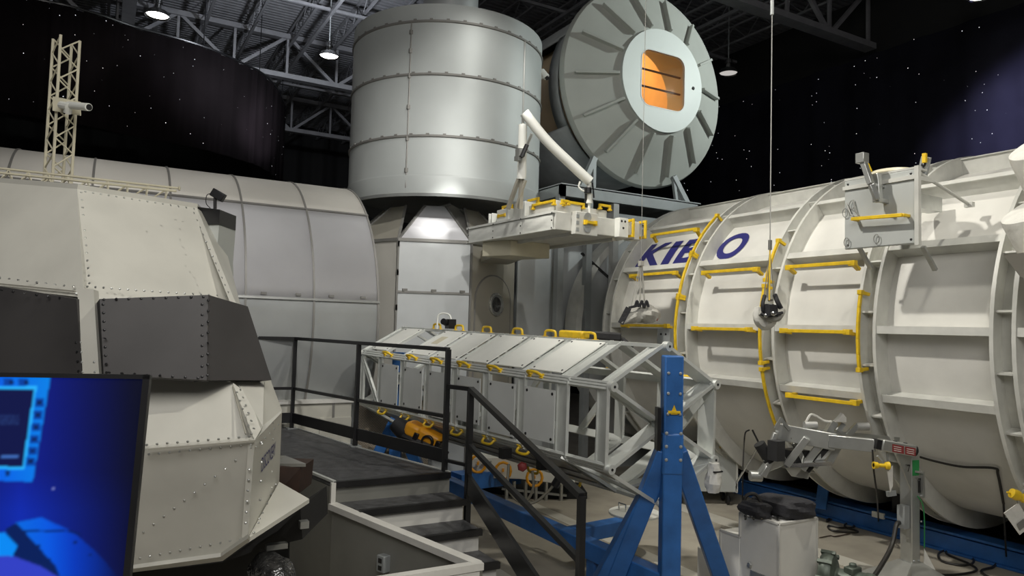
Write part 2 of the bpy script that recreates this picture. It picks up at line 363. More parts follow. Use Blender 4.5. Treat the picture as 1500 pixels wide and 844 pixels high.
def ringrail(y, t0, t1, R=2.26, off=.05):
    m = M(); n = max(3, int(abs(t1-t0)/4)); pts = [kp(R_(t0+(t1-t0)*i/n), y+off, R) for i in range(n+1)]
    for a, b in zip(pts[:-1], pts[1:]): m.bar(a, b, .034, .03, (0, 1, 0))
    for t in (t0, t1): m.bar(kp(R_(t), y+off, R+.01), kp(R_(t), y+.02, R-.1), .035, .035, (0, 0, 1)); m.box((0, 0, 0), (.05, .06, .05), fr(kp(R_(t), y+off, R), (0, 1, 0), (0, 0, 1)))
    build(m, 'curved_handrail', 'yellow', kb, bev=.004)
for q in ((7.5, 49, 30), (7.5, 29, 13), (7.5, 12, -9), (6.02, 31, 17), (6.02, 15, -9), (6.02, -11, -32), (4.72, 12, -9)): ringrail(*q)
# lettering wrapped on the hull
m = M()
for s, (xl, xr, yb_) in (('K', (931, 963, 391)), ('I', (967, 978, 390)), ('B', (984, 1012, 390)), ('O', (1041, 1078, 384))):
    vs, fs = text_mesh(s, 1, .032, cuts=5); x0 = min(v.x for v in vs); x1 = max(v.x for v in vs); y0 = min(v.y for v in vs); y1 = max(v.y for v in vs)
    ya = cyl(xl, yb_, 2.0)[1]; yb2 = cyl(xr, yb_, 2.0)[1]; a0, a1 = R_(30.5), R_(44.5)
    m.add([kp(a0+(a1-a0)*(v.y-y0)/(y1-y0), ya+(yb2-ya)*((v.x-x0)/(x1-x0)+.12*(v.y-y0)/(y1-y0)), 2.010) for v in vs], fs)
build(m, 'lettering', 'navy', kb, label='dark blue letters K I B O')
m = M(); f = fr(kp(R_(60), 7.75, 2.01), (0, 1, 0), V((-.5, 0, .87))); m.box((0, 0, 0), (.2, .22, .03), f); m.k = 1
for i in (-1, 1):
    for j in (-1, 1): m.dome(f @ V((i*.05, j*.06, .016)), V((-.5, 0, .87)), .018)
build(m, 'connector_plate', ['alu', 'black'], kb)
m = M()                                                                 # blocking fairing below, left end
m.bb((7.6, 9.1, 2.1), (9.5, 9.25, 2.4)); build(m, 'end_bracket', 'steel', kb)
for y in (8.4, 5.6, 2.4, .8): build(M().bb((9.0, y-.1, .0), (9.8, y+.1, .55)), 'saddle', 'black', kb)
t = thing('floor_rail', 'long blue steel beam cradle lying on the floor under the white module', 'beam', (8.8, 5, 0))
m = M(); m.bb((8.72, -1, .0), (8.98, 9.6, .03)); m.bb((8.83, -1, .03), (8.87, 9.6, .22)); m.bb((8.72, -1, .22), (8.98, 9.6, .25)); m.bb((8.76, -1, .03), (8.84, 9.6, .2))
build(m, 'beam_body', 'blue', t, bev=.006)
m = M(); m.bar((8.6, 6.45, .15), (8.75, 6.5, .62), .14, .05); build(m, 'upright_bracket', 'blue', t)
m = M(); m.bb((9.0, 6.4, 0), (10.4, 6.6, .2)); m.bb((9.0, 2.9, 0), (10.4, 3.1, .2)); build(m, 'cross_beam', 'blue', t)
m = M(); m.bb((8.7, 5.62, .2), (8.73, 5.78, .27)); build(m, 'tag_plate', 'wpanel', t)
struct(M().bb((10.2, -3, 0), (10.3, 10.2, 1.6)), 'trim_40', 'dk')  # near-black sheet standing in for the shaded void under the module
# ------------------------------------------------------------------ box mounted on the hull, with its grapple tools
XB = 6.62
q = [on(x, y, 0, XB) for x, y in ((1236, 265), (1340, 248), (1341, 357), (1238, 365))]
ya = (q[0].y+q[3].y)/2; yb = (q[1].y+q[2].y)/2; zt = (q[0].z+q[1].z)/2; zb = (q[2].z+q[3].z)/2
bx = thing('equipment_box', 'flat square pale grey box bolted high on the white module, yellow bar across', 'equipment box', (XB, (ya+yb)/2, zb))
build(M().bb((XB, yb, zb), (XB+.05, ya, zt)), 'box_body', 'panel', bx, bev=.01)
m = M(); m.bb((XB-.02, yb-.01, zt-.1), (XB+.3, ya+.01, zt-.06)); m.bb((XB-.03, yb-.05, zb-.02), (XB+.015, yb-.01, zt+.02)); m.bb((XB, yb, zt), (XB+.2, ya, zt+.02)); build(m, 'flange', 'ring', bx)
m = M(); m.dots((XB, ya-.04, zb+.04), (XB, yb+.04, zb+.04), 2, (-1, 0, 0), .014); m.dots((XB, ya-.04, zt-.04), (XB, yb+.04, zt-.04), 2, (-1, 0, 0), .014); build(m, 'screw', 'black', bx)
a, b = on(1248, 321, 0, XB-.1), on(1322, 315, 0, XB-.1); m = M(); m.bar(a, b, .03, .035)
for p in (a, b): m.bar(p, p+V((.11, 0, 0)), .03, .03)
build(m, 'handrail', 'yellow', bx, bev=.004)
a, b, c = on(1263, 232, 0, XB-.2), on(1276, 270, 0, XB-.2), on(1285, 293, 0, XB-.15); m = M(); m.bar(a, b, .06, .05); m.bar(b, c, .05, .05); m.bar(on(1283, 255, 0, XB-.1), on(1286, 296, 0, XB-.1), .08, .06); m.box(tuple(a), (.09, .09, .1)); m.bar(c, c+V((.2, 0, 0)), .04, .04); m.bar(b, b+V((.25, 0, .0)), .03, .03)
build(m, 'grapple_arm', 'alu', bx, bev=.006)
a, b = on(1357, 230, 0, XB+.25), on(1350, 262, 0, XB+.3); m = M(); m.bar(a, b, .09, .03, (1, 0, 0)); m.k = 1
for i in range(4): m.dome(a.lerp(b, .15+i*.22)+V((-.02, 0, 0)), (-1, 0, 0), .025)
m.k = 2; m.bar(a+V((-.03, 0, .03)), a+V((-.03, .0, -.06)), .035, .03)
build(m, 'perforated_arm', ['steel', 'black', 'yellow'], bx)
m = M(); m.bar(on(1269, 240, 0, XB-.1), on(1274, 252, 0, XB-.1), .05, .03); build(m, 'yellow_grip', 'yellow', bx)
m = M(); m.lathe([(.02, .03), (.2, .03), (.22, .0), (.2, -.02)], Matrix.Translation(V((XB+.25, (ya+yb)/2, zt+.04))), 24); build(m, 'round_cap', 'ivory', bx)
m = M(); a = on(1345, 252, 0, XB+.1); th, yy = cyl(1420, 300, 2.2); m.tube([a, kp(th, yy, 2.2)], .016, 8); m.box(tuple(kp(th, yy, 2.2)), (.05, .08, .05)); build(m, 'strut', 'ring', bx)
m = M()
for x in (1258, 1352):
    a = on(x, 366, 0, XB+.1); m.bar(a+V((0, 0, .03)), a+V((.2, 0, -.18)), .04, .03)
m.bar((XB+.1, (ya+yb)/2, zt-.2), (KX-1.6, (ya+yb)/2, zt-.2), .15, .15); m.bar((XB+.1, (ya+yb)/2, zb+.12), (KX-2.0, (ya+yb)/2, zb+.12), .12, .12)
build_each(m, 'mounting_foot', 'alu', bx)
m = M()
for x, y in ((1238, 312), (1248, 300), (1284, 350), (1240, 355)):
    c = on(x, y, 0, XB-.02); m.tube([c+V((0, .03*math.cos(i), .045*math.sin(i))) for i in [k*.63 for k in range(10)]], .004, 5, True)
m.tube([on(1240, 298, 0, XB-.02), on(1247, 315, 0, XB-.03), on(1256, 317, 0, XB-.02)], .007, 6); m.tube([on(1250, 293, 0, XB-.02), on(1253, 310, 0, XB-.03), on(1260, 318, 0, XB-.02)], .007, 6)
build_each(m, 'tether_loop', 'wire', bx)
# white cloth covered canisters at the right edge
def canister(px, d, r, L, nm, tilt):
    c = D(*px, d); t = thing('covered_canister', nm, 'canister', c, 'cloth covered canisters on the white module')
    ax = V(tilt).normalized(); mx = axD((0, 0, 0), ax); m = M(); prof = [(.001, .02), (r*.8, .02), (r*.97, 0), (r, -.05), (r, -L*.45), (r*.98, -L*.5)]
    m.lathe(prof, mx, 40); build(m, 'cloth_cap', 'wfabric', t, True); build(M().lathe([(r*.94, -L*.45), (r*.7, -L)], mx, 32), 'cone_body', 'cream', t, True)
canister((1528, 212), 6.2, .27, .7, 'upper of two white cloth covered canisters by the top right of the white module', (-.55, .1, .8))
canister((1528, 300), 6.0, .33, .9, 'lower bigger white cloth covered canister on the white module', (-.5, .2, .85))
t = thing('canister_mount', 'pale sloped bracket box carrying the cloth covered canisters on the module', 'bracket', D(1490, 400, 6.6))
a = [D(x, y, d) for x, y, d in ((1470, 374, 5.9), (1530, 366, 5.6), (1560, 440, 5.8), (1494, 405, 5.9))]
build(M().prism(a, (.9, .1, .1)), 'sloped_plate', 'cream', t); build(M().bar(D(1535, 395, 6.0), D(1525, 330, 6.3), .3, .3), 'stub', 'cream', t)
# ------------------------------------------------------------------ silver module on the left (axis along X)
LY, LZ, LR = 11.8, 2.5, 2.2
lm = thing('habitat_module', 'long silver and cream cylinder module lying behind the orbiter nose', 'space module', (-1, LY, 0))
def lseg(a0, a1, mt, nm):
    m = M(); n = 40; k = int(n*abs(a1-a0)/180)+2; vs = []
    for i in range(k):
        a = R_(a0+(a1-a0)*i/(k-1)); y, z = LY-LR*math.cos(a), LZ+LR*math.sin(a); vs += [(3.36, y, z), (-7, y, z)]
    build(m.add(vs, [(2*i, 2*i+2, 2*i+3, 2*i+1) for i in range(k-1)]), nm, mt, lm, solid=.03)
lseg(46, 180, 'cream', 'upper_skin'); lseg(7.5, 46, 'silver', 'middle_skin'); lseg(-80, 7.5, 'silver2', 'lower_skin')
build(M().lathe([(.01, 0), (2.17, 0), (2.17, .02), (.01, .02)], axX((3.3, LY, LZ)), 64), 'end_disc', 'silver2', lm)
for x in (3.34, 2.45, 1.58, .70, -.18, -1.06, -1.94, -2.8, -3.7):
    build(M().lathe([(LR, -.013), (LR+.012, -.013), (LR+.012, .013), (LR, .013)], axX((x, LY, LZ)), 72), 'seam_band', 'seam', lm)
for a_, w_ in ((46, .03), (7.5, .03)):
    a = R_(a_); c = V((-1.82, LY-(LR+.01)*math.cos(a), LZ+(LR+.01)*math.sin(a))); m = M().box((0, 0, 0), (10.36, w_, .025), fr(c, (1, 0, 0), V((0, -math.cos(a), math.sin(a)))))
    build(m, 'seam_strip', 'seam' if a_ > 20 else 'alu', lm)
m = M(); a = R_(9)
for x in [3.34-.22-i*.44 for i in range(14)]: m.box((x, LY-(LR+.015)*math.cos(a), LZ+(LR+.015)*math.sin(a)), (.07, .02, .03))
build(m, 'clip', 'seam', lm)
t = thing('low_cabinet', 'pale cream low wall of cabinets under the silver module behind the railing', 'cabinet', (1.5, 9.75, 0))
build(M().bb((-1, 9.72, 0), (3.05, 10.0, 1.40)), 'body', 'cabinet', t); build(M().bb((-1, 9.69, 1.40), (3.07, 10.02, 1.44)), 'cap_strip', 'ledge', t)
for x in (1.3, 2.05, 2.8): build(M().bb((x-.015, 9.705, .1), (x+.015, 9.72, 1.4)), 'joint_strip', 'seam', t)
build(M().bb((2.62, 9.70, .1), (3.05, 9.72, 1.2)), 'access_door', 'cabinet', t)
t = thing('perforated_screen', 'tan perforated screen panel standing beside the cabinets behind the truss', 'screen', (3.6, 9.95, 0))
build(M().bb((3.1, 9.9, 0), (4.3, 9.95, 1.4)), 'screen_sheet', 'brick', t); build(M().bb((3.08, 9.88, 0), (3.14, 9.97, 1.44)).bb((3.1, 9.88, 1.38), (4.3, 9.97, 1.44)), 'screen_frame', 'steel', t)
# ------------------------------------------------------------------ node: eight sided body, arched shell, porthole hatch
NC = V((5.02, 11.67, 0)); FA = R_(21.7); fd = V((-math.sin(FA), -math.cos(FA), 0)); sd = V((math.cos(FA), -math.sin(FA), 0)); AP = 1.39; SD = AP*2*math.tan(R_(22.5)); ZT = 3.82
def nf(k):  # facet k: centre direction and side direction (k=0 faces the viewer, +1 the next one to the right)
    c, s = math.cos(R_(45*k)), math.sin(R_(45*k)); return fd*c+sd*s, sd*c-fd*s
nd = thing('connecting_node', 'eight sided silver node under the drum with a small round porthole hatch', 'space module', NC)
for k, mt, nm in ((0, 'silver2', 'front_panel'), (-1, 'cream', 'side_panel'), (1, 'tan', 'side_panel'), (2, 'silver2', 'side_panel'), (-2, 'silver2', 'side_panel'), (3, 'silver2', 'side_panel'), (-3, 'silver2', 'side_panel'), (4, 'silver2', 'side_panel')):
    n, s = nf(k); c = NC+n*AP; a, b = c-s*SD/2, c+s*SD/2
    build(M().prism([a, b, b+V((0, 0, ZT)), a+V((0, 0, ZT))], -n*.03), nm, mt, nd)
for k in range(-2, 3):                                                   # roof facets sloping in towards the drum
    n, s = nf(k); c = NC+n*AP+V((0, 0, ZT)); c2 = NC+n*(AP*.62)+V((0, 0, ZT+.64)); a, b = c-s*SD/2, c+s*SD/2; e, f = c2+s*SD*.15, c2-s*SD*.15
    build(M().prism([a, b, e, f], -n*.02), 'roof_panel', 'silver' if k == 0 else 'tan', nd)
    m = M(); m.bar(a, f, .04, .03); m.bar(b, e, .04, .03); m.bar(a, b, .05, .05); build(m, 'edge_strip', 'seam', nd)
n, s = nf(0); c = NC+n*(AP+.01)
m = M(); m.bar(c-s*SD/2+V((0, 0, 3.0)), c+s*SD/2+V((0, 0, 3.0)), .02, .035); m.bar(c-s*SD/2, c-s*SD/2+V((0, 0, ZT)), .03, .03); m.bar(c+s*SD/2, c+s*SD/2+V((0, 0, ZT)), .03, .03)
for i in (-.45, 0, .45): m.box(tuple(c+s*i+V((0, 0, 3.03))), (.08, .03, .04))
for z in (3.3, 2.75, 3.75): m.box(tuple(c-s*SD/2+V((0, 0, z))), (.04, .03, .09))
build(m, 'panel_strip', 'seam', nd)
n, s = nf(1); c = NC+n*(AP+.005); hz = 2.86                              # hatch facet
m = M(); arch = [c+s*(.46*math.cos(R_(a)))+V((0, 0, hz+.05+.42*math.sin(R_(a)))) for a in range(0, 181, 10)]
arch = [arch[0]-V((0, 0, 1.6))]+arch+[arch[-1]-V((0, 0, 1.6))]
build(M().tube(arch, .018, 6), 'hatch_seal', 'seam', nd)
ht = build(M().prism([p-n*.0 for p in arch], n*.012), 'hatch', 'tan', nd)
pc = c+s*.06+V((0, 0, hz))+n*.015
pm = build(M().lathe([(.12, 0), (.19, 0), (.19, .02), (.165, .035), (.13, .03), (.12, 0)], axD(pc, n), 32), 'porthole_ring', 'alu', ht)
build(M().lathe([(.001, .012), (.13, .01)], axD(pc, n), 24), 'porthole_glass', 'foil', ht)
m = M()
for i in range(16): a = i*math.pi/8; m.dome(pc+s*(.178*math.cos(a))+V((0, 0, .178*math.sin(a)))+n*.022, n, .012)
build(m, 'porthole_bolts', 'seam', ht)
ar = [(660, 299), (640, 306), (615, 322), (590, 340), (574, 366), (562, 400), (556, 440), (553, 620)]
L_ = [D(x, y, 12.4) for x, y in ar]; Rr = [D(660+(660-x)*.72, y+.05*(660-x), 12.4) for x, y in ar[1:]][::-1]
bkd = -fd
build(M().prism(L_+Rr, bkd*.9), 'arched_shell', 'cream', nd)
build(M().tube(L_+Rr, .03, 6), 'arch_strip', 'alu', nd)
a = D(588, 341, 12.3); m = M(); m.bar(D(560, 349, 12.6), D(600, 338, 12.35), .04, .03); build(m, 'arch_tie', 'seam', nd)
build(M().prism([D(520, 300, 13.2), D(560, 350, 13.2), D(560, 600, 13.2), D(500, 600, 13.2), D(480, 330, 13.2)], bkd*.4), 'rear_shell', 'tan', nd)
# ------------------------------------------------------------------ upright silver drum above the node
DC = D(655, 160, 12.9); DC = V((DC.x, DC.y, 0)); DR = 1.68; zB, zT = 4.52, 7.55
dr = thing('silver_drum', 'upright silver sheet metal drum mounted above the eight sided node', 'space module', DC+V((0, 0, zB)))
for a, b, i in ((zB, zB+.26, 0), (zB+.27, 5.44+.0, 0), (5.44, 6.42, 0), (6.42, 7.27, 0), (7.27, zT, 0)):
    pass
build(M().lathe([(DR, zB+.02), (DR+.015, zB+.28), (DR+.01, zB+.3), (DR, zB+.32), (DR, 7.27), (DR+.0, zT), (DR-.03, zT+.01), (.01, zT+.01)], Matrix.Translation(DC), 96), 'drum_skin', 'drum', dr)
build(M().lathe([(DR, zB+.02), (DR-.03, zB-.02), (DR-.06, zB-.02), (DR-.1, zB+.16), (.01, zB+.2)], Matrix.Translation(DC), 64), 'underside', 'silver2', dr)
for z in (5.44, 6.42, 7.27):
    build(M().lathe([(DR, -.022), (DR+.022, -.015), (DR+.022, .015), (DR, .022)], Matrix.Translation(DC+V((0, 0, z))), 96), 'band', 'seam', dr)
    m = M()
    for k in range(40):
        a = R_(k*9+2); m.box((DR+.008, 0, .028), (.02, .05, .02), Matrix.Translation(DC+V((0, 0, z))) @ Matrix.Rotation(a, 4, 'Z'))
    build(m, 'band_clip', 'seam', dr)
def drpt(px, dz=None):
    r = ray(px, 200); r2 = V((r.x, r.y)); o = V((DC.x, DC.y)); b = r2.dot(o); q = b*b-r2.dot(r2)*(o.dot(o)-DR*DR); t = (b-math.sqrt(max(0, q)))/r2.dot(r2); return V((r2.x*t, r2.y*t, 0))
for px, r in ((597, .012), (765, .02)):
    p = drpt(px); d = (p-DC); d.normalize(); m = M(); m.tube([p+V((0, 0, zB+.1 if px < 700 else 5.4)), p+V((0, 0, 7.27))], r, 6)
    for z in (4.9, 5.4, 5.9, 6.4, 6.8, 7.1):
        if px < 700: m.box(tuple(p+V((0, 0, z))), (.05, .04, .07))
    build(m, 'vertical_seam', 'seam' if px < 700 else 'alu', dr)
build(M().lathe([(.5, zT), (.5, 9.5), (.01, 9.5)], Matrix.Translation(DC), 40), 'duct', 'silver2', dr)
c = drpt(793)+V((0, 0, 6.98)); cm = thing('rim_camera', 'small white camera clipped to the upper right rim of the drum', 'camera', c)
build(M().tube([c+V((-.02, .02, .12)), c+V((.04, -.06, 0))], .06, 14), 'camera_body', 'wpanel', cm); build(M().tube([c+V((.04, -.06, 0)), c+V((.05, -.08, -.03))], .035, 12), 'lens', 'black', cm); build(M().bar(c, c+V((-.1, .1, .06)), .05, .05), 'bracket', 'wpanel', cm)
# ------------------------------------------------------------------ big disc ended module above
GX, GZ, GY, GR = 9.04, 7.25, 10.75, 1.97
dm = thing('disc_module', 'raised module with big round white disc end and amber lit window', 'space module', (GX, GY, 5))
F = axY((GX, GY, GZ))
# body shell with an opening in its left side, barrel running back
build(M().lathe([(1.80, .45), (1.80, 5.5)], F, 72, 0, 150), 'barrel', 'steel', dm, solid=.04)
build(M().lathe([(1.80, .45), (1.80, 5.5)], F, 72, 210, 360), 'barrel', 'steel', dm, solid=.04)
m = M().lathe([(1.80, .45), (1.80, .75)], F, 12, 150, 210); m.lathe([(1.80, 2.1), (1.80, 5.5)], F, 12, 150, 210); build(m, 'barrel', 'steel', dm, solid=.04)
build(M().lathe([(1.5, .5), (1.5, 4.5), (.01, 4.5)], F, 40), 'inner_lining', 'amber', dm)
build(M().lathe([(.95, -.45), (GR-.03, .0), (GR, .06), (GR, .12), (GR-.04, .14), (1.5, .5), (.97, .5), (.95, -.45)], F, 96), 'disc_cone', 'disc', dm)
# hub ring with a rounded square window
def rsq(n, h, r):
    o = []
    for k in range(4):
        cx, cz = [(h-r, h-r), (-(h-r), h-r), (-(h-r), -(h-r)), (h-r, -(h-r))][k]
        for i in range(n): a = R_(k*90+i*90/(n-1)); o.append((cx+r*math.cos(a), cz+r*math.sin(a)))
    return o
def rray(a, h, r):
    c, s = abs(math.cos(a)), abs(math.sin(a)); lo, hi = 0, 2*h
    for _ in range(30):
        t = (lo+hi)/2; x, z = t*c, t*s; q = (x > h or z > h) or (x > h-r and z > h-r and math.hypot(x-h+r, z-h+r) > r)
        if q: hi = t
        else: lo = t
    return lo
def rring(h, r, n=96): return [(rray(2*math.pi*i/n, h, r)*math.cos(2*math.pi*i/n), rray(2*math.pi*i/n, h, r)*math.sin(2*math.pi*i/n)) for i in range(n)]
inn = rring(.53, .2); out = [(.985*math.cos(2*math.pi*i/96), .985*math.sin(2*math.pi*i/96)) for i in range(96)]
def ringplate(inn, out, y0, y1):
    m = M(); N = len(inn); vs = []
    for y in (y0, y1): vs += [F @ V((x, -z, y)) for x, z in inn]+[F @ V((x, -z, y)) for x, z in out]
    fs = []
    for i in range(N):
        j = (i+1) % N; fs += [(i, j, N+j, N+i), (2*N+i, 3*N+i, 3*N+j, 2*N+j), (i, 2*N+i, 2*N+j, j), (N+i, N+j, 3*N+j, 3*N+i)]
    return m.add(vs, fs)
build(ringplate(inn, out, -.49, -.44), 'hub_ring', 'hub', dm)
build(ringplate(inn, rring(.55, .215), -.495, -.485), 'window_trim', 'panel', dm)
gm = bpy.data.materials.new('window_glass'); gm.use_nodes = True; gb = gm.node_tree.nodes['Principled BSDF']; gb.inputs['Base Color'].default_value = (.9, .95, .95, 1); gb.inputs['Roughness'].default_value = .03; gb.inputs['Transmission Weight'].default_value = 1; gb.inputs['IOR'].default_value = 1.01
m = M(); m.face([F @ V((x, -z, -.46)) for x, z in inn]); build(m, 'window_glass', gm, dm)
for k in range(14):
    a = 2*math.pi*(k+.1)/14; d = V((math.cos(a), 0, math.sin(a))); r0, r1 = 1.03, 1.78
    y_ = lambda r: GY-.45+(r-.95)/(GR-.98)*.45
    p, q = V((GX, y_(r0)-.03, GZ))+d*r0, V((GX, y_(r1)-.03, GZ))+d*r1
    build(M().bar(p, q, .05, .14, (0, 1, 0)), 'radial_fin', 'disc', dm, bev=.008)
m = M(); m.dome(F @ V((.76, .0, -.49)), (0, -1, 0), .04); build(m, 'vent_plug', 'black', dm)
m = M()                                                                   # amber interior: frames, boards and shelves
for z in (.20, -.13): m.bb((GX-.55, GY-.36, GZ+z-.015), (GX+.55, GY-.33, GZ+z+.015))
m.bb((GX-1.2, GY+.55, GZ-.9), (GX-.62, GY+.6, GZ+1.0)); m.bb((GX-1.3, GY-.1, GZ-.62), (GX-.1, GY+.5, GZ-.5)); m.bb((GX-1.2, GY+.6, GZ-.5), (GX-.1, GY+1.3, GZ-.40)); m.bb((GX-.1, GY+1.0, GZ-.62), (GX+.3, GY+1.5, GZ-.50)); build_each(m, 'inner_shelf', 'amber2', dm)
l = bpy.data.lights.new('amber_light', 'POINT'); l.energy = 34; l.color = (1, .52, .17); l.shadow_soft_size = .3; o = bpy.data.objects.new('amber_light', l); sc.collection.objects.link(o); o.location = (GX+.5, GY+1.6, GZ+.7)
l = bpy.data.lights.new('amber_light', 'POINT'); l.energy = 25; l.color = (1, .55, .16); l.shadow_soft_size = .3; o = bpy.data.objects.new('amber_light', l); sc.collection.objects.link(o); o.location = (GX-.9, GY+3.0, GZ+.3)
# steel stage that carries it
st = thing('steel_stage', 'grey steel frame platform holding up the disc ended module', 'frame', (GX, 12, 0))
a, b = on(871, 276, 2, 4.95), on(1019, 303, 2, 4.95); Yf = (a.y+b.y)/2; X0, X1 = a.x, b.x
m = M(); m.bb((X0-.6, Yf, 4.78), (X1, Yf+.08, 4.98)); m.bb((X0-.6, Yf+2.6, 4.78), (X1, Yf+2.7, 4.98)); m.bb((X1-.08, Yf, 4.78), (X1, Yf+2.7, 4.98)); m.bb((X0-.6, Yf, 4.78), (X0-.5, Yf+2.7, 4.98)); m.bb((X0-.6, Yf, 4.96), (X1, Yf+2.7, 5.0)); build(m, 'top_frame', 'steel', st)
m = M(); m.bb((X0-.6, Yf+.05, 4.45), (X1-.9, Yf+.12, 4.6)); m.bb((X0-.6, Yf+.5, 4.35), (X1-.6, Yf+.6, 4.55)); build(m, 'lower_rail', 'steel', st)
for x in (X0+.05, X1-.1, X0-.55):
    for y in (Yf+.1, Yf+2.6):
        if x == X1-.1 and y < Yf+1: continue
        build(M().bb((x-.06, y-.06, 0), (x+.06, y+.06, 4.8)), 'column', 'steel', st)
for x0, x1 in ((X0+.0, X0+.25), (X1-.45, X1-.05)):
    m = M(); zt = 5.52; xa, xb = (x0, x1)
    if x0 < X0+.1: m.bar((xa+.3, Yf+.3, zt+.1), (xa, Yf+.3, 4.98), .1, .1); m.bar((xa+.3, Yf+.3, zt+.1), (xa+.3, Yf+.3, 4.98), .06, .06); m.prism([(xa+.3, Yf+.32, zt+.1), (xa, Yf+.32, 4.98), (xa+.3, Yf+.32, 4.98)], (0, .02, 0))
    else: m.bar((xa, Yf+.3, zt), (xb, Yf+.3, 4.98), .1, .1); m.bar((xa, Yf+.3, zt), (xa+.1, Yf+.3, 4.98), .06, .06); m.prism([(xa, Yf+.32, zt), (xb, Yf+.32, 4.98), (xa+.1, Yf+.32, 4.98)], (0, .02, 0))
    build(m, 'gusset_leg', 'steel', st)
build(M().bb((X0-.4, Yf+.6, 2.2), (X1-.2, Yf+.65, 4.3)), 'back_panel', 'silver2', st)
# silver end disc behind the white module
ed = thing('silver_end_cap', 'flat silver round bulkhead standing behind the first rib of the white module', 'bulkhead', (KX, 10.7, .4))
build(M().lathe([(.01, 0), (1.96, 0), (1.96, .25), (.01, .25)], axY((KX, 10.35, KZ)), 80), 'bulkhead_plate', 'silver2', ed)
build(M().lathe([(1.9, -.05), (2.02, -.05), (2.02, .3), (1.9, .3), (1.9, -.05)], axY((KX, 10.35, KZ)), 80), 'rim', 'ring', ed)
m = M(); m.bar(on(852, 371, 1, 10.32), on(912, 425, 1, 10.32), .03, .05, (0, 1, 0)); build(m, 'diagonal_tie', 'black', ed)
build(M().bb((KX-1.2, 10.5, 0), (KX+1.2, 10.7, 1.0)), 'pedestal', 'steel', ed)
pz = on(897, 480, 1, 10.2); build(M().bb((pz.x-.06, 10.15, 0), (pz.x+.06, 10.27, 4.75)), 'post', 'pipe', tag=('tall slim grey post standing before the silver round bulkhead', 'post'))
m = M(); m.bb((on(757, 450, 1, 10.62).x, 10.62, 0), (on(822, 450, 1, 10.62).x, 10.66, 4.1)); build(m, 'narrow_partition', 'silver2', tag=('narrow upright silver partition just right of the porthole hatch', 'partition'))
# ------------------------------------------------------------------ white pallet with yellow handrails fixed over the hatch
A = D(813, 336, 9.0); zb = A.z; B = on(928, 350, 2, zb); C = on(680, 353, 2, zb)
ex = (B-A).normalized(); W = (B-A).length; L = (C-A).length; ey = V((-ex.y, ex.x, 0)); PH = .235; L *= 1.13
PM = Matrix(((ex.x, ey.x, 0, A.x), (ex.y, ey.y, 0, A.y), (0, 0, 1, zb), (0, 0, 0, 1)))
pl = thing('stowage_pallet', 'white equipment pallet with yellow handrails projecting above the porthole hatch', 'pallet', mx=PM)
build(M().box((W/2, L/2, PH/2), (W, L, PH)), 'pallet_body', 'ring', pl, True, bev=.01)
m = M(); n = 36; vs = []
for i in range(n+1):
    for j in range(7):
        t = i/n; u = j/6; e = min(1, 6*min((t*3) % 1, 1-(t*3) % 1))*math.sin(u*math.pi)
        vs.append((-.012-.02*e*(.6+.4*math.sin(t*31+u*7)), .03+t*(L*.98-.03), .015+u*(PH-.05)))
m.add(vs, [(i*7+j, i*7+j+1, (i+1)*7+j+1, (i+1)*7+j) for i in range(n) for j in range(6)]); build(m, 'quilted_cover', 'wpanel', pl, True)
m = M().box((-.01, L/2, PH-.01), (.04, L, .03)); m.box((-.008, L/2, .01), (.03, L, .02)); build(m, 'edge_trim', 'wpanel', pl, True)
m = M()
for i in range(4):
    for j in range(3): m.dome((-.035, .03+i*(L-.1)/3, .02+j*.095), (-1, 0, 0), .012)
build(m, 'snap_fastener', 'black', pl, True)
m = M().box((.35, L*.5, -.02), (.06, L*.9, .04)); m.box((W-.25, L*.5, -.02), (.06, L*.9, .04)); build_each(m, 'underside_rib', 'ring', pl, True)
zs = zb-.22; n0 = on(747, 374, 2, zs); n1 = on(805, 379, 2, zs); n2 = on(706, 376, 2, zs)
build(M().prism([n0, n1, n1+(n2-n0)*1.25, n0+(n2-n0)], (0, 0, .22)), 'support_box', 'ivory', pl, bev=.01)
_n, _s = nf(1); k0 = (n0+n1)/2+(n2-n0)*.7+V((0, 0, .1)); k1 = NC+_n*(AP-.02); build(M().bar(k0, V((k1.x, k1.y, k0.z)), .5, .18), 'support_bracket', 'tan', pl)
def yrail(mx, w, h, par, r=.016, name='handrail', bev=.004):
    m = M(); f = lambda *p: mx @ V(p)
    m.bar(f(-w/2, 0, h), f(w/2, 0, h), r*2, r*2); m.bar(f(-w/2+r, 0, h), f(-w/2+r, 0, 0), r*2, r*2, (1, 0, 0)); m.bar(f(w/2-r, 0, h), f(w/2-r, 0, 0), r*2, r*2, (1, 0, 0))
    for s in (-1, 1): m.box((s*(w/2-r), 0, 0), (.05, .05, .02), mx)
    return build(m, name, 'yellow', par, True, bev=bev)
T_ = Matrix.Translation; RZ = lambda a: Matrix.Rotation(R_(a), 4, 'Z'); RX = lambda a: Matrix.Rotation(R_(a), 4, 'X'); RY_ = lambda a: Matrix.Rotation(R_(a), 4, 'Y')
def pbox(c, d, nm, mt='wpanel', rails=()):
    b = build(M().box(c, d), nm, mt, pl, True, bev=.008)
    for (mx, w, h) in rails: yrail(mx, w, h, pl)
pbox((.12, 1.28, PH+.09), (.2, .3, .18), 'stowage_box', 'wpanel', [(T_(V((.1, 1.28, PH+.18))) @ RZ(90), .26, .05), (T_(V((.02, 1.3, PH+.09))) @ RZ(90) @ RX(90) @ RX(0), .2, .0)])
pbox((.1, 1.52, PH+.07), (.22, .03, .16), 'divider', 'wpanel'); pbox((.1, 1.60, PH+.07), (.22, .03, .16), 'divider', 'wpanel')
pbox((.14, .85, PH+.11), (.25, .28, .22), 'stowage_box', 'wpanel', [(T_(V((.2, .78, PH+.22))) @ RZ(90), .26, .05)])
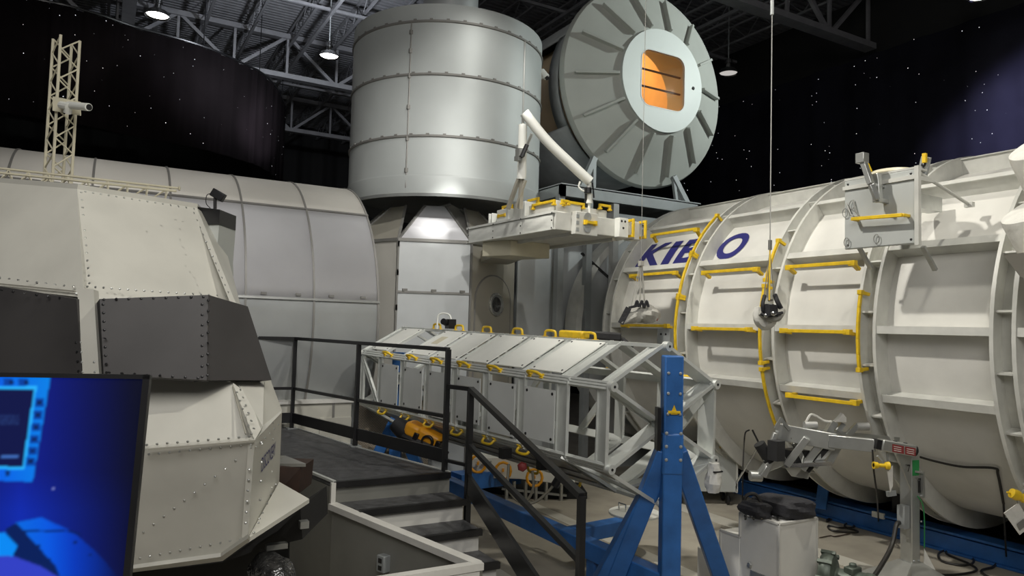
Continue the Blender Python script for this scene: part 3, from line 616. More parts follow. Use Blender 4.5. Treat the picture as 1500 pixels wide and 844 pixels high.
pbox((.28, .4, PH+.08), (.4, .62, .16), 'stowage_box', 'ring', [(T_(V((.06, .35, PH+.10))) @ RZ(90), .5, .05), (T_(V((.35, .08, PH+.1))), .35, .05)])
pbox((.72, .3, PH+.05), (.42, .4, .14), 'stowage_box', 'ring'); pbox((.6, .62, PH+.08), (.3, .25, .2), 'stowage_box', 'wpanel')
pbox((.44, -.04, PH*.45), (.36, .1, PH*1.25), 'instrument_panel', 'ring', [])
m = M()
for z in (.05, .19): m.lathe([(.001, .0), (.052, 0), (.058, .012), (.045, .012), (.001, .006)], fr((.44, -.095, z), (1, 0, 0), (0, -1, 0)), 20)
for z in (.02, .105, .19): m.box((.285, -.096, z), (.045, .006, .045))
build(m, 'round_port', 'steel', pl, True)
m = M(); m.bar((.4, -.13, .12), (.56, -.13, .12), .035, .035); m.bar((.4, -.13, .12), (.4, -.09, .12), .04, .06); m.bar((.56, -.13, .12), (.56, -.09, .12), .04, .06); build(m, 'handrail', 'yellow', pl, True)
pbox((1.06, -.05, PH*.5), (.16, .1, PH*1.1), 'switch_box', 'wpanel'); m = M()
for x, z in ((1.02, .2), (1.08, .2), (1.05, .11)): m.dome((x, -.1, z), (0, -1, 0), .018)
build(m, 'socket', 'black', pl, True)
pbox((W+.06, .08, PH*.48), (.14, .2, PH*1.05), 'end_box', 'ring')
for x in (W-.12, W+.1):
    m = M(); m.bar((x, -.12, .0), (x, -.12, .25), .032, .032, (1, 0, 0)); m.bar((x, -.12, .02), (x, -.02, .02), .035, .035); m.bar((x, -.12, .23), (x, -.0, .23), .035, .035); build(m, 'handrail', 'yellow', pl, True, bev=.004)
yrail(T_(V((.85, .05, PH+.12))), .2, .05, pl); yrail(T_(V((.15, .0, PH+.1))) , .12, .04, pl)
# hinged white arm hung over the pallet
ra = thing('manipulator_arm', 'white two-part tubular arm standing folded on the equipment pallet', 'robot arm', D(763, 300, 9.5))
pts = spl([D(768, 165, 9.3), D(800, 205, 9.35), D(838, 242, 9.4), D(864, 266, 9.45)], 8)
build(M().tube(pts, .066, 20), 'upper_boom', 'wpanel', ra)
build(M().tube([D(766, 182, 9.35), D(764, 262, 9.45)], [.055, .062], 18), 'lower_boom', 'wpanel', ra)
m = M(); m.tube([D(766, 170, 9.3), D(766, 184, 9.35)], .02, 8); m.tube([D(779, 196, 9.2), D(768, 222, 9.3)], .02, 8); m.box(tuple(D(762, 224, 9.3)), (.09, .1, .1)); m.box(tuple(D(759, 232, 9.3)), (.06, .1, .06)); m.k = 1; m.tube([D(772, 212, 9.25), D(764, 230, 9.25)], .03, 8); build(m, 'elbow_joint', ['alu', 'black'], ra)
m = M(); m.bar(D(764, 262, 9.45), D(762, 306, 9.5), .05, .05); m.bar(D(760, 262, 9.45), D(744, 306, 9.6), .05, .04); m.bar(D(770, 264, 9.4), D(756, 304, 9.5), .03, .03); build_each(m, 'leg_strut', 'tan', ra)
m = M(); m.tube(spl([D(850, 266, 9.4), D(848, 274, 9.4), D(856, 280, 9.4), D(866, 276, 9.4)], 5), .012, 6); m.tube([D(863, 268, 9.45), D(863, 284, 9.45)], .03, 8); m.tube([D(863, 284, 9.45), D(863, 298, 9.45)], .045, 12); m.tube([D(863, 298, 9.45), D(863, 312, 9.45)], .018, 8); m.k = 1; m.tube([D(861, 275, 9.4), D(861, 283, 9.4)], .05, 10); m.tube([D(858, 284, 9.4), D(858, 310, 9.5)], .015, 6); m.tube([D(868, 268, 9.4), D(870, 290, 9.4)], .012, 6); build(m, 'end_effector', ['wpanel', 'black'], ra)
# hanging slings
def wire_to(p, z, r=.006): return M().tube([p, V((p.x, p.y, z))], r, 5)
sA = D(938, 458, 8.6); s1 = thing('fabric_sling', 'grey canvas sling sagging on thin straps in front of the K I letters', 'sling', sA)
def blob(pts, rr, sc_=(1, 1), n=14):
    m = M().tube(spl(pts, 4), .1, n); P = spl(pts, 4); k = len(P)
    for i in range(k):
        t = i/(k-1)*(len(rr)-1); a = int(min(t, len(rr)-2)); r = rr[a]+(rr[a+1]-rr[a])*(t-a)
        for j in range(n):
            v = m.v[i*n+j]-P[i]; m.v[i*n+j] = P[i]+V((v.x*sc_[0], v.y*sc_[0], v.z*sc_[1]))*(r/.1)*(1+.10*math.sin(j*2.1+i*.9))
    return m
build(blob([D(910, 474, 8.5), D(922, 466, 8.55), D(935, 461, 8.6), D(948, 460, 8.6), D(957, 464, 8.65), D(960, 470, 8.65)], [.02, .07, .10, .115, .10, .05]), 'sling_body', 'fabric', s1)
m = M(); m.bar(D(909, 474, 8.5), D(921, 451, 8.5), .03, .07); m.bar(D(921, 451, 8.5), D(938, 447, 8.5), .02, .03); build(m, 'sling_edge', 'bfabric', s1)
m = M()
for x, xt in ((933, 938), (940, 938), (947, 940)): m.tube(spl([D(x-3, 450, 8.5), D(x, 441, 8.5), D(x+3, 450, 8.5)], 5), .016, 6)
build_each(m, 'loop_strap', 'bfabric', s1)
m = M(); m.bar(D(937, 442, 8.5), D(939, 388, 8.5), .02, .01, (1, 0, 0)); m.bar(D(944, 442, 8.5), D(940, 388, 8.5), .02, .01, (1, 0, 0)); m.tube([D(924, 452, 8.5), D(937, 388, 8.5)], .005, 5); m.tube([D(930, 450, 8.5), D(938, 388, 8.5)], .005, 5); m.box(tuple(D(939, 386, 8.5)), (.05, .05, .06)); build(m, 'webbing', 'fabric', s1)
m = M(); m.tube([D(957, 462, 8.6), D(962, 466, 8.6), D(961, 470, 8.6)], .02, 7); build(m, 'red_tab', 'red', s1)
pA = D(939, 386, 8.5); build(wire_to(pA, 10.9, .004), 'hoist_wire', 'wire', s1)
sB = D(1128, 470, 7.5); s2 = thing('body_harness', 'white and black body harness hanging on a steel cable before the white module', 'harness', sB)
build(blob([D(1110, 450, 7.5), D(1112, 462, 7.5), D(1120, 472, 7.5), D(1130, 468, 7.5), D(1136, 458, 7.5)], [.03, .07, .085, .06, .03]), 'harness_body', 'wfabric', s2)
build(blob([D(1113, 458, 7.4), D(1124, 464, 7.4), D(1138, 464, 7.4), D(1147, 454, 7.45)], [.03, .045, .05, .03]), 'waist_pad', 'fabric', s2)
m = M(); m.tube(spl([D(1118, 456, 7.35), D(1117, 446, 7.35), D(1120, 433, 7.4)], 5), .02, 7); m.tube(spl([D(1144, 452, 7.35), D(1139, 442, 7.35), D(1135, 432, 7.4)], 5), .024, 7); m.tube(spl([D(1114, 460, 7.33), D(1128, 463, 7.3), D(1146, 458, 7.35)], 5), .016, 7); m.box(tuple(D(1128, 455, 7.35)), (.12, .1, .12)); build(m, 'shoulder_strap', 'bfabric', s2)
m = M(); m.box(tuple(D(1127, 449, 7.36)), (.07, .06, .05)); m.dome(D(1133, 459, 7.25), (-.5, -.8, 0), .03); m.dome(D(1122, 462, 7.25), (-.5, -.8, 0), .025); m.tube([D(1125, 440, 7.36), D(1132, 440, 7.36)], .012, 6); build(m, 'buckle', 'chrome', s2)
t0 = D(1128, 366, 7.4); m = M()
for x in (1119, 1124, 1134, 1127): m.tube([D(x, 436, 7.4), t0], .005, 5)
m.tube([t0, t0+V((0, 0, .1))], .02, 8); m.k = 1; m.tube([D(1127, 440, 7.35), t0], .009, 5); build_each(m, 'suspension_line', ['wire', 'yellow'], s2)
build(wire_to(t0, 10.9, .006), 'hoist_cable', 'wire', s2); mz = V((t0.x, t0.y, 9.3)); build(M().tube([on(1131, 35, 2, 7.2)*0+V((t0.x, t0.y, 5.85)), V((t0.x, t0.y, 6.1))], .018, 8), 'cable_weight', 'steel', s2)
# ------------------------------------------------------------------ six sided truss
K_ = .93; TC = CP+(V((4.597, 5.13, 1.6304))-CP)*K_; TR = .728*K_; hd, tp_, rz = -.1308, .016, .1282; TL = 5.0627*K_
ta = V((math.sin(hd)*math.cos(tp_), math.cos(hd)*math.cos(tp_), math.sin(tp_))); e1 = V((math.cos(hd+rz), -math.sin(hd+rz), 0)); e2 = e1.cross(ta).normalized()
tr = thing('truss_segment', 'long six sided aluminium truss frame with pale panels and yellow handles', 'truss', V((TC.x, TC.y, 0)))
def tn(k, t): a = R_(60*k); return TC+ta*(t/8*TL)+e1*math.sin(a)*TR+e2*math.cos(a)*TR
def to(k): a = R_(60*k); return e1*math.sin(a)+e2*math.cos(a)
for k in range(6):
    m = M(); o = to(k)
    for d in (-.028, .0, .028): m.bar(tn(k, 0)+o.cross(ta)*d, tn(k, 8)+o.cross(ta)*d, .02, .03, o)
    m.bar(tn(k, 0)-o*.01, tn(k, 8)-o*.01, .08, .015, o); build(m, 'longeron', 'aluw', tr)
    m = M(); m.tube([tn(k, 0)-ta*.04, tn(k, 0)+ta*.02], .042, 16); m.k = 1; m.tube([tn(k, 0)-ta*.045, tn(k, 0)-ta*.035], .012, 8); build(m, 'node_cap', ['aluw', 'black'], tr)
def strip(p, q, w, par, nm, out):
    """flat strut with raised edges, its width along the truss"""
    m = M(); m.bar(p, q, w, .012, out); s = (q-p).cross(V(out)).normalized()
    for d in (-w/2, w/2): m.bar(p+s*d+V(out)*.008, q+s*d+V(out)*.008, .014, .03, out)
    build(m, nm, 'aluw', par)
for f in range(9):
    off = .08 if f == 0 else (-.06 if f == 8 else 0)
    for k in range(6):
        if f in (3, 5, 7) and k in (1, 2): continue
        p, q = tn(k, f)+ta*off, tn((k+1) % 6, f)+ta*off; a = (p+q)/2-(TC+ta*(f/8*TL)); strip(p, q, .16 if f < 2 else .12, tr, 'batten', a.normalized())
for f in (0, 8):
    c = TC+ta*(f/8*TL+(.06 if f == 0 else -.06))
    for k in range(6):
        p = tn(k, f)+ta*(.06 if f == 0 else -.06); n = (p-c).cross(ta).normalized()
        if k % 3: strip(c, p, .15, tr, 'spoke', n)
for k, f in ((4, 0), (5, 0), (1, 0), (2, 0), (0, 0), (3, 0), (4, 7), (1, 2), (1, 4)):
    p, q = tn(k, f), tn((k+1) % 6, f+1); a = (p+q)/2-(TC+ta*((f+.5)/8*TL)); a.normalize()
    if k in (5,): continue
    if k == 4 and f == 0: continue
    strip(p, q, .06, tr, 'diagonal_strut', a)
for f in range(1, 8):                                                    # left upright panels
    p0, p1 = tn(4, f), tn(5, f); q0, q1 = tn(4, f+1), tn(5, f+1); n = to(4)+to(5); n.normalize(); a = .16; b = .84
    if f == 7: continue
    P = lambda s, t: (p0.lerp(q0, s)).lerp(p1.lerp(q1, s), t)+n*.03
    lo = .10+.05*(f % 2); m = M().prism([P(.12, lo), P(.86, lo), P(.86, .85), P(.12, .85)], n*.01); m.k = 1
    for s, t in ((.18, lo+.05), (.8, lo+.05), (.18, .8), (.8, .8)): m.dome(P(s, t)+n*.01, n, .016)
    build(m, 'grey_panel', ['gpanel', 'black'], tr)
for f in (1, 2, 3, 4, 5, 7):                                             # upper left white panels
    p0, p1 = tn(5, f), tn(0, f); q0, q1 = tn(5, f+1), tn(0, f+1); n = to(5)+to(0); n.normalize()
    P = lambda s, t: (p0.lerp(q0, s)).lerp(p1.lerp(q1, s), t)+n*.03
    s0, s1 = (.12, .9) if f != 7 else (-.1, .6); m = M().prism([P(s0, .08), P(s1, .08), P(s1, .9), P(s0, .9)], n*.01); m.k = 1
    for s, t in ((s0+.05, .13), (s1-.05, .13), (s0+.05, .85), (s1-.05, .85)): m.dome(P(s, t)+n*.01, n, .012)
    if f == 5: m.k = 2; m.prism([P(.45, .45), P(.7, .45), P(.7, .7), P(.45, .7)], n*.012)
    build(m, 'white_panel', ['wpanel', 'black', 'ivory'], tr)
for f in range(1, 7):                                                    # hazy sheets on the lower left face
    p0, p1 = tn(3, f), tn(4, f); q0, q1 = tn(3, f+1), tn(4, f+1); n = to(3)+to(4); n.normalize()
    P = lambda s, t: (p0.lerp(q0, s)).lerp(p1.lerp(q1, s), t)+n*.02
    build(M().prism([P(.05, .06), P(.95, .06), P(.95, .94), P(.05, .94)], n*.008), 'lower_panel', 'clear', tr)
    m = M()
    for t in (.3, .6): m.bar(P(.0, t)+n*.015, P(1, t)+n*.015, .012, .01, n)
    build_each(m, 'panel_rib', 'seam', tr)
def dh(p, out, up=None, w=.17, h=.075, r=.014):
    o = V(out).normalized(); m = M(); pr_ = [(-w/2, -.01), (-w/2, h*.5), (-w*.36, h), (w*.36, h), (w/2, h*.5), (w/2, -.01)]
    m.tube(spl([V(p)+ta*a+o*b for a, b in pr_], 3), r, 8)
    for s in (-1, 1): m.bar(V(p)+ta*(s*w/2), V(p)+ta*(s*w/2)+o*.02, .05, .045, ta)
    build(m, 'yellow_handle', 'yellow', tr)
for f in (1.65, 2.75, 3.7, 4.65, 5.6, 6.65): dh(tn(5, f), to(5)+V((0, 0, .15)))
for f in (1.87, 2.85, 3.85, 4.85, 5.8, 6.8): dh(tn(4, f), to(4)*.6+V((-.2, 0, -.5)))
for f in (1.65, 2.65, 3.6, 4.6, 5.6, 6.5): dh(tn(0, f), to(0))
for f in (1.2, 2.6, 4.0): dh(tn(2, f), to(2))
for f in (.6, 2.3): dh(tn(1, f), to(1))
for f in (5.0, 3.0, 1.9): dh(tn(3, f), to(3))
m = M(); m.tube(spl([tn(0, 6.2)+V((-.1, 0, .02)), tn(0, 6.2)+V((-.08, 0, .2)), tn(0, 6.0)+V((0, 0, .2)), tn(0, 5.9)+V((0, 0, .03))], 6), .012, 6); build(m, 'white_cable', 'wpanel', tr)
m = M(); m.box(tuple(tn(0, 5.95)+V((0, 0, .09))), (.1, .12, .12)); m.tube([tn(0, 5.95)+V((-.06, 0, .1)), tn(0, 5.95)+V((-.12, -.04, .12))], .04, 12); build(m, 'small_lamp_head', 'black', tr)
m = M()
for k in range(12): a = tn(4, 5.6-k*.12).lerp(tn(3, 5.6-k*.12), .35+.06*(k % 3)); m.box(tuple(a-(to(3)+to(4))*.1), (.1, .1, .12))
build_each(m, 'inner_component', 'steel', tr)
# orange and black power tool clamped below the truss
pt_ = thing('power_tool', 'big orange and black power tool slung under the far half of the truss', 'power tool', D(610, 640, 8.2))
a, b, c = D(578, 620, 8.25), D(596, 634, 8.2), D(640, 652, 8.1)
build(M().tube([a, b, a.lerp(c, .42)], [.085, .13, .12], 16), 'motor_nose', 'rubber', pt_)
f_ = fr(a.lerp(c, .68), c-a, (0, 0, 1)); m = M().box((.0, 0, 0), (.46, .22, .24), f_); m.box((-.12, 0, .04), (.2, .26, .16), f_); build(m, 'orange_housing', 'orange', pt_, bev=.04)
m = M(); m.box((-.05, -.0, .0), (.06, .28, .11), f_); m.lathe([(.05, -.14), (.075, -.14), (.075, .14), (.05, .14)], f_ @ T_(V((.1, 0, .02))) @ RX(90), 20); m.box((.22, 0, -.02), (.06, .25, .2), f_); build(m, 'black_inlay', 'black', pt_, bev=.01)
build(M().tube([D(590, 640, 8.1), D(640, 660, 8.0), D(655, 668, 8.0)], .05, 8), 'cable_grip', 'black', pt_)
# blue stand carrying the near end
bs = thing('blue_stand', 'bright blue steel tripod stand holding the near end of the truss', 'stand', (4.28, 4.55, 0))
PX, PY = 4.30, 4.62; bp = V((PX, PY, 0)); t1 = D(985, 521, 6.12); bp = V((t1.x, t1.y, 0))
q1 = (V((1, 0, 0))*math.cos(AZ)-V((0, 1, 0))*math.sin(AZ))            # across
m = M(); m.bar(bp+V((0, 0, .02)), V((t1.x, t1.y, t1.z)), .17, .16, q1); build(m, 'post', 'blue', bs, bev=.012)
def leg(top, bot, w=.15):
    m = M().bar(top, bot, w, w*.9, FW); build(m, 'leg', 'blue', bs, bev=.01)
hz = on(985, 650, 1, bp.y).z
leg(bp-q1*.05+V((0, 0, hz-.05)), on(885, 884, 2, .02)*1.0); leg(bp+q1*.05+V((0, 0, hz-.05)), on(1068, 882, 2, .02)); leg(bp+V((0, .02, hz-.1)), bp+V((-.25, .75, .03)))
m = M().bar(bp+V((0, 0, hz-.25)), bp+V((0, 0, hz+.1)), .185, .175, q1); build(m, 'collar', 'blue', bs, bev=.02)
m = M()
for i in range(3):
    for s in (-1, 1): m.dome(bp-V((FW.x, FW.y, 0))*.098+q1*(s*.06)+V((0, 0, hz-.12+i*.11)), -FW, .016)
for i in range(3):
    for s in (-1, 1): m.dome(bp-V((FW.x, FW.y, 0))*.097+q1*(s*.05)+V((0, 0, hz+.26+i*.17)), -FW, .014)
build(m, 'bolt', 'steel', bs)
a = bp+V((0, 0, on(985, 601, 1, bp.y).z)); m = M(); m.prism([a-FW*.1-q1*.03+V((0, 0, -.02)), a-FW*.1+q1*.03+V((0, 0, -.02)), a-FW*.1+V((0, 0, .06))], FW*.01); m.bar(a-FW*.1-q1*.05, a-FW*.1+q1*.05, .02, .02); build(m, 'yellow_latch', 'yellow', bs)
cT = TC-ta*.02; m = M(); m.tube([cT+ta*.1, bp+V((0, 0, cT.z))], .06, 16); m.tube([cT-ta*.0, cT-ta*.03], .13, 28); build(m, 'pivot_hub', 'steel', bs)
m = M().bar(bp-q1*.115+V((0, 0, cT.z-.2)), bp-q1*.115+V((0, 0, cT.z+.16)), .12, .03, q1); build(m, 'black_plate', 'black', bs)
zb_ = .33; g0 = on(966, 826, 2, zb_); g1 = on(560, 668, 2, zb_); g0.z = g1.z = zb_+.04
m = M().bar(bp+V((0, 0, zb_+.05)), g1, .15, .17); build(m, 'base_beam', 'blue', bs, bev=.01)
for p in (g1.lerp(bp, .1), g1.lerp(bp, .85)): 
    p = V((p.x, p.y, 0)); build(M().bb((p.x-.06, p.y-.06, 0), (p.x+.06, p.y+.06, zb_-.02)), 'foot', 'blue', bs)
a = on(925, 768, 2, zb_); b = (V((g1.x, g1.y, 0))-V((bp.x, bp.y, 0))); 
m = M().bar(on(838, 784, 2, zb_+.05), on(930, 766, 2, zb_+.05), .16, .15); build(m, 'side_beam', 'blue', bs, bev=.01); p = on(915, 768, 2, zb_+.05); build(M().bb((p.x-.05, p.y-.05, 0), (p.x+.05, p.y+.05, zb_)), 'foot', 'blue', bs)
cF = TC+ta*(TL+.1); p = V((cF.x, cF.y, 0)); build(M().bar(p+V((0, 0, .02)), p+V((0, 0, 2.1)), .17, .16, q1), 'post', 'blue', bs, bev=.01)
leg(p+V((0, 0, 1.2)), p-q1*.55+V((0, 0, .03))); leg(p+V((0, 0, 1.2)), p+q1*.55+V((0, 0, .03)))
# round plate with two handles
c = on(930, 752, 2, .46); t = thing('round_hatch_cover', 'round white plate with two small handles lying on the blue side beam', 'hatch cover', c)
build(M().lathe([(.001, .02), (.275, .02), (.29, .012), (.29, -.01), (.26, -.02), (.001, -.02)], T_(c), 40), 'plate', 'wpanel', t)
for s in (-1, 1):
    o = c+q1*(s*.12-.02); m = M(); m.tube([o+V((0, .06, 0)), o+V((0, .06, .1)), o+V((0, -.06, .1)), o+V((0, -.06, 0))], .01, 8); build(m, 'handle', 'chrome', t)
m = M(); m.bb((c.x-.05, c.y-.05, .40), (c.x+.05, c.y+.05, c.z-.015)); build(m, 'spacer', 'blue', t)
# ------------------------------------------------------------------ walkway, stairs and railings
HP, RS, TD = 1.1, .183, .33
gp = lambda x, y, z=HP: on(x, y, 2, z)
def vat(p, x, y):  # point straight above p seen at image height y
    r = ray(x, y); k = ((p.x-CP.x)*r.x+(p.y-CP.y)*r.y)/(r.x**2+r.y**2); return V((p.x, p.y, CP.z+r.z*k))
wk = thing('stair_platform', 'raised walkway with black treads and white risers stepping down beside the truss', 'stairs', (2.4, 6, 0))
pr, plx = gp(659, 692), gp(490, 706); yN = (pr.y+plx.y)/2; XR = pr.x; XL = plx.x
bl = gp(427, 625); bl2 = gp(350, 600); fl = gp(425, 679); fl2 = gp(300, 640)
deck = [V((XL, yN, HP)), V((XR, yN, HP)), gp(521, 655), bl, V((bl.x-1.6, bl.y+.1, HP)), V((fl2.x-1.2, fl2.y-.4, HP)), fl]
build(M().prism([p-V((0, 0, .05)) for p in deck], (0, 0, .05)), 'deck', 'tread', wk)
build(M().prism([V((p.x, p.y, 0)) for p in deck], (0, 0, HP-.055)), 'platform_base', 'gwall', wk)
build(M().bb((XL-.01, yN-.03, HP-.05), (XR, yN+.02, HP+.004)), 'nosing', 'black', wk)
ca = vat(V((XL-.02, yN-.03, 0)), 489, 741); cb = on(700, 829, 2, .80)
def XLs(y):  # treads run in behind the diagonal parapet
    return max(XL+.02, ca.x+(cb.x-ca.x)*(ca.y-y)/(ca.y-cb.y)+.04)
for k in range(0, 6):
    zt = HP-k*RS; y1 = yN-k*TD; yb_ = y1+TD+.02
    if k: build(M().prism([V((XLs(y1), y1, zt-.045)), V((XR, y1, zt-.045)), V((XR, yb_, zt-.045)), V((XLs(yb_), yb_, zt-.045))], (0, 0, .045)), 'tread', 'tread', wk); build(M().bb((XLs(y1), y1-.025, zt-.05), (XR+.01, y1+.02, zt+.004)), 'nosing', 'black', wk)
    if zt-.05 > .02: build(M().bb((XLs(y1), y1+.01, zt-RS), (XR-.01, y1+.05, zt-.045)), 'riser', 'ledge', wk)
a, b = V((ca.x, ca.y, 0)), V((cb.x, cb.y, 0)); build(M().prism([a, b, b+V((0, 0, cb.z-.01)), a+V((0, 0, ca.z-.01))], V((.05, .02, 0))), 'diagonal_side_panel', 'gwall', wk)
a2, b2 = ca+V((.0, .0, 0)), cb+V((.0, .0, 0)); m = M(); m.bar(a2, b2, .085, .05); m.bar(ca, V((ca.x, ca.y, HP)), .04, .04, (1, 0, 0)); m.bar(b2+V((.03, 0, 0)), b2-V((2.4, 0, 0)), .07, .05); build(m, 'edge_capping', 'ledge', wk)
m = M(); m.bb((cb.x-2.4, cb.y-.03, 0), (cb.x, cb.y+.02, .77)); build(m, 'front_side_panel', 'ledge', wk)
m = M(); m.bar(V((XL, yN, HP+.0)), fl, .03, .02); m.bar(fl, V((fl2.x-1.2, fl2.y-.4, HP)), .03, .02); m.bar(V((XR, yN, HP)), gp(521, 655), .02, .02); m.bar(gp(521, 655), bl, .02, .02); build(m, 'deck_edge_trim', 'aluw', wk)
t = gp(566, 824, .5); so = thing('wall_socket', 'grey double power socket box on the stair side panel', 'socket', t)
dd = (b-a).normalized(); sn = V((dd.y, -dd.x, 0)); r = ray(566, 824); tt = (a-CP).dot(sn)/r.dot(sn); sp = CP+r*tt
sm = fr(sp+sn*.02, dd, (0, 0, 1)); build(M().box((0, 0, 0), (.09, .09, .13), sm), 'socket_box', 'steel', so, bev=.006)
sfm = M(); sfm.box((0, -.047, .027), (.04, .004, .035), sm); sfm.box((0, -.047, -.03), (.04, .004, .035), sm); sfm.box((0, .047, .027), (.04, .004, .035), sm); sfm.box((0, .047, -.03), (.04, .004, .035), sm); build(sfm, 'outlet', 'black', so)
# railings
rl = thing('platform_railing', 'black square tube railing along the far side of the raised walkway', 'railing', gp(651, 690))
P1, P2, P3 = gp(427, 628), gp(520, 654), gp(651, 690)
H1, H2, H3 = vat(P1, 432, 496), vat(P2, 525, 504), vat(P3, 656, 512)
for p, h in ((P1, H1), (P2, H2), (P3, H3)): build(M().bar(p, h, .045, .045), 'post', 'black', rl)
p0 = P1+V((-1.3, .2, 0)); zt = H1.z; up = lambda p, z: V((p.x, p.y, z))
build(M().bar(up(p0, zt), up(P1, zt), .04, .04).bar(H1, H3, .045, .04), 'top_rail', 'black', rl)
zm = HP+.52; build(M().bar(up(p0, zm), up(P1, zm), .035, .035).bar(up(P1, zm), up(P3, zm), .035, .035), 'mid_rail', 'black', rl)
build(M().bar(up(p0, HP+.14), up(P1, HP+.14), .02, .13).bar(up(P1, HP+.14), up(P3, HP+.14), .02, .13), 'toe_board', 'black', rl)
build(M().bb((P1.x-.06, P1.y-.06, HP), (P1.x+.06, P1.y+.06, HP+.01)).bb((P2.x-.06, P2.y-.06, HP), (P2.x+.06, P2.y+.06, HP+.01)), 'base_plate', 'steel', rl)
sr = thing('stair_handrail', 'black sloping handrail beside the steps with short level top', 'railing', gp(684, 757, .73))
Q1 = gp(684, 757, HP-2*RS); Q1t = vat(Q1, 688, 570)
Q2 = D(851, 858, 4.65); Q2 = on(851, 860, 0, XR+.05) if False else D(852, 727, 4.75); 
Q2b = V((Q2.x, Q2.y, 0))
build(M().bar(V((Q1.x, Q1.y, 0)), Q1t, .05, .05), 'post', 'black', sr); build(M().bar(Q2b, Q2, .045, .045), 'post', 'black', sr)
build(M().bar(vat(P3, 656, 566), Q1t, .04, .04).bar(Q1t, Q2, .05, .045), 'top_rail', 'black', sr)
a1 = vat(Q1, 688, 652); a2 = vat(Q2b, 851, 822); build(M().bar(a1, a2, .04, .04), 'mid_rail', 'black', sr)
c1 = vat(Q1, 686, 708); c2 = D(785, 862, 4.9); build(M().bar(c1, c1.lerp(c2, 1.25), .03, .19), 'stringer_board', 'black', sr)
build(M().bar(vat(P3, 652, 674), vat(Q1, 685, 682), .03, .03), 'tie_bar', 'black', sr)
# ------------------------------------------------------------------ orbiter nose mock-up
on_ = thing('orbiter_nose', 'angular white riveted orbiter front section lettered DISCOVERY with dark window panels', 'spacecraft mock-up', D(250, 900, 3.7)*1)
def P(*a): return [D(*p) for p in a]
PLN = []
def sheet(nm, pts, mt, th=.03, par=None, label=None):
    pts = P(*pts); n = (pts[1]-pts[0]).cross(pts[-1]-pts[0]).normalized()
    if n.dot(pts[0]-CP) < 0: n = -n
    for i in range(2, len(pts)-1): r = pts[i]-CP; pts[i] = CP+r*((pts[0]-CP).dot(n)/r.dot(n))
    PLN.append((pts[0], n))
    return build(M().prism(pts, n*th), nm, mt, par or on_, label=label)
a1, a2 = (113, 277, 4.30), (289, 305, 4.85); A0 = (-90, 260, 4.62); B0, B1, B2 = (-90, 412, 4.16), (123, 436, 3.9), (345, 443, 4.42)
sheet('upper_panel', [A0, a1, (123, 436, 3.9), B0], 'nose'); sheet('upper_panel', [a1, a2, B2, (124, 436, 3.9)], 'nose')
sheet('corner_panel', [a2, (349, 446, 4.5), B2], 'nose'); sheet('corner_panel', [(289, 305, 4.87), (322, 330, 5.7), (352, 446, 5.3), (349, 446, 4.5)], 'nose')
sheet('roof_panel', [A0, a1, (118, 281, 5.4), (-90, 268, 5.4)], 'nose'); sheet('roof_panel', [a1, a2, (294, 309, 5.7), (118, 281, 5.4)], 'nose')
sheet('window_band', [(-90, 412, 4.4), (123, 432, 3.93), (145, 560, 3.86), (-90, 560, 4.3)], 'nose'); sheet('window_band', [(123, 432, 3.9), B2, (349, 446, 4.5), (398, 560, 4.3), (145, 560, 3.82)], 'nose')
sheet('dark_window_panel', [(-90, 405, 4.0), (112, 438, 3.77), (120, 551, 3.72), (-90, 551, 3.92)], 'dark', .09)
w_ = sheet('dark_window_panel', [(146, 438, 3.70), (305, 432, 3.83), (303, 557, 3.74), (152, 549, 3.62)], 'dark', .10); sheet('dark_window_panel', [(305, 432, 3.83), (363, 449, 4.06), (398, 557, 4.0), (303, 557, 3.74)], 'dark', .10)
sheet('window_reveal', [(140, 446, 3.86), (146, 438, 3.70), (152, 549, 3.62), (147, 553, 3.8)], 'dk', .02)
sheet('centre_strip', [(113, 421, 3.80), (137, 424, 3.80), (146, 560, 3.70), (122, 560, 3.70)], 'nose', .05)
sheet('lower_slope', [(60, 545, 3.86), (340, 560, 3.92), (373, 645, 3.60), (70, 668, 3.56)], 'nose')
sheet('lower_slope', [(340, 560, 3.92), (355, 571, 3.9), (385, 625, 3.80), (373, 645, 3.60)], 'nose'); sheet('valley_panel', [(340, 556, 4.0), (390, 556, 4.25), (387, 561, 4.22), (385, 625, 3.85), (355, 571, 3.95)], 'nose')
sheet('lower_slope', [(388, 558, 4.25), (396, 556, 4.35), (413, 601, 4.22), (385, 626, 3.84)], 'nose'); sheet('lower_slope', [(385, 624, 3.84), (413, 601, 4.22), (412, 605, 4.22), (373, 646, 3.60)], 'nose')
sheet('front_panel', [(70, 668, 3.56), (373, 645, 3.60), (363, 788, 3.68), (323, 815, 3.74), (190, 833, 3.76), (60, 848, 3.76)], 'nose')
sd_ = sheet('side_panel', [(373, 645, 3.60), (413, 604, 4.22), (409, 706, 4.30), (363, 788, 3.68)], 'nose')
sheet('bottom_fin', [(363, 789, 3.68), (409, 706, 4.30), (453, 731, 4.12)], 'nose', .025)
sheet('lower_lip', [(60, 850, 3.76), (190, 834, 3.76), (323, 816, 3.74), (363, 789, 3.68), (366, 793, 3.8), (326, 822, 3.9), (60, 858, 3.9)], 'nose', .02)
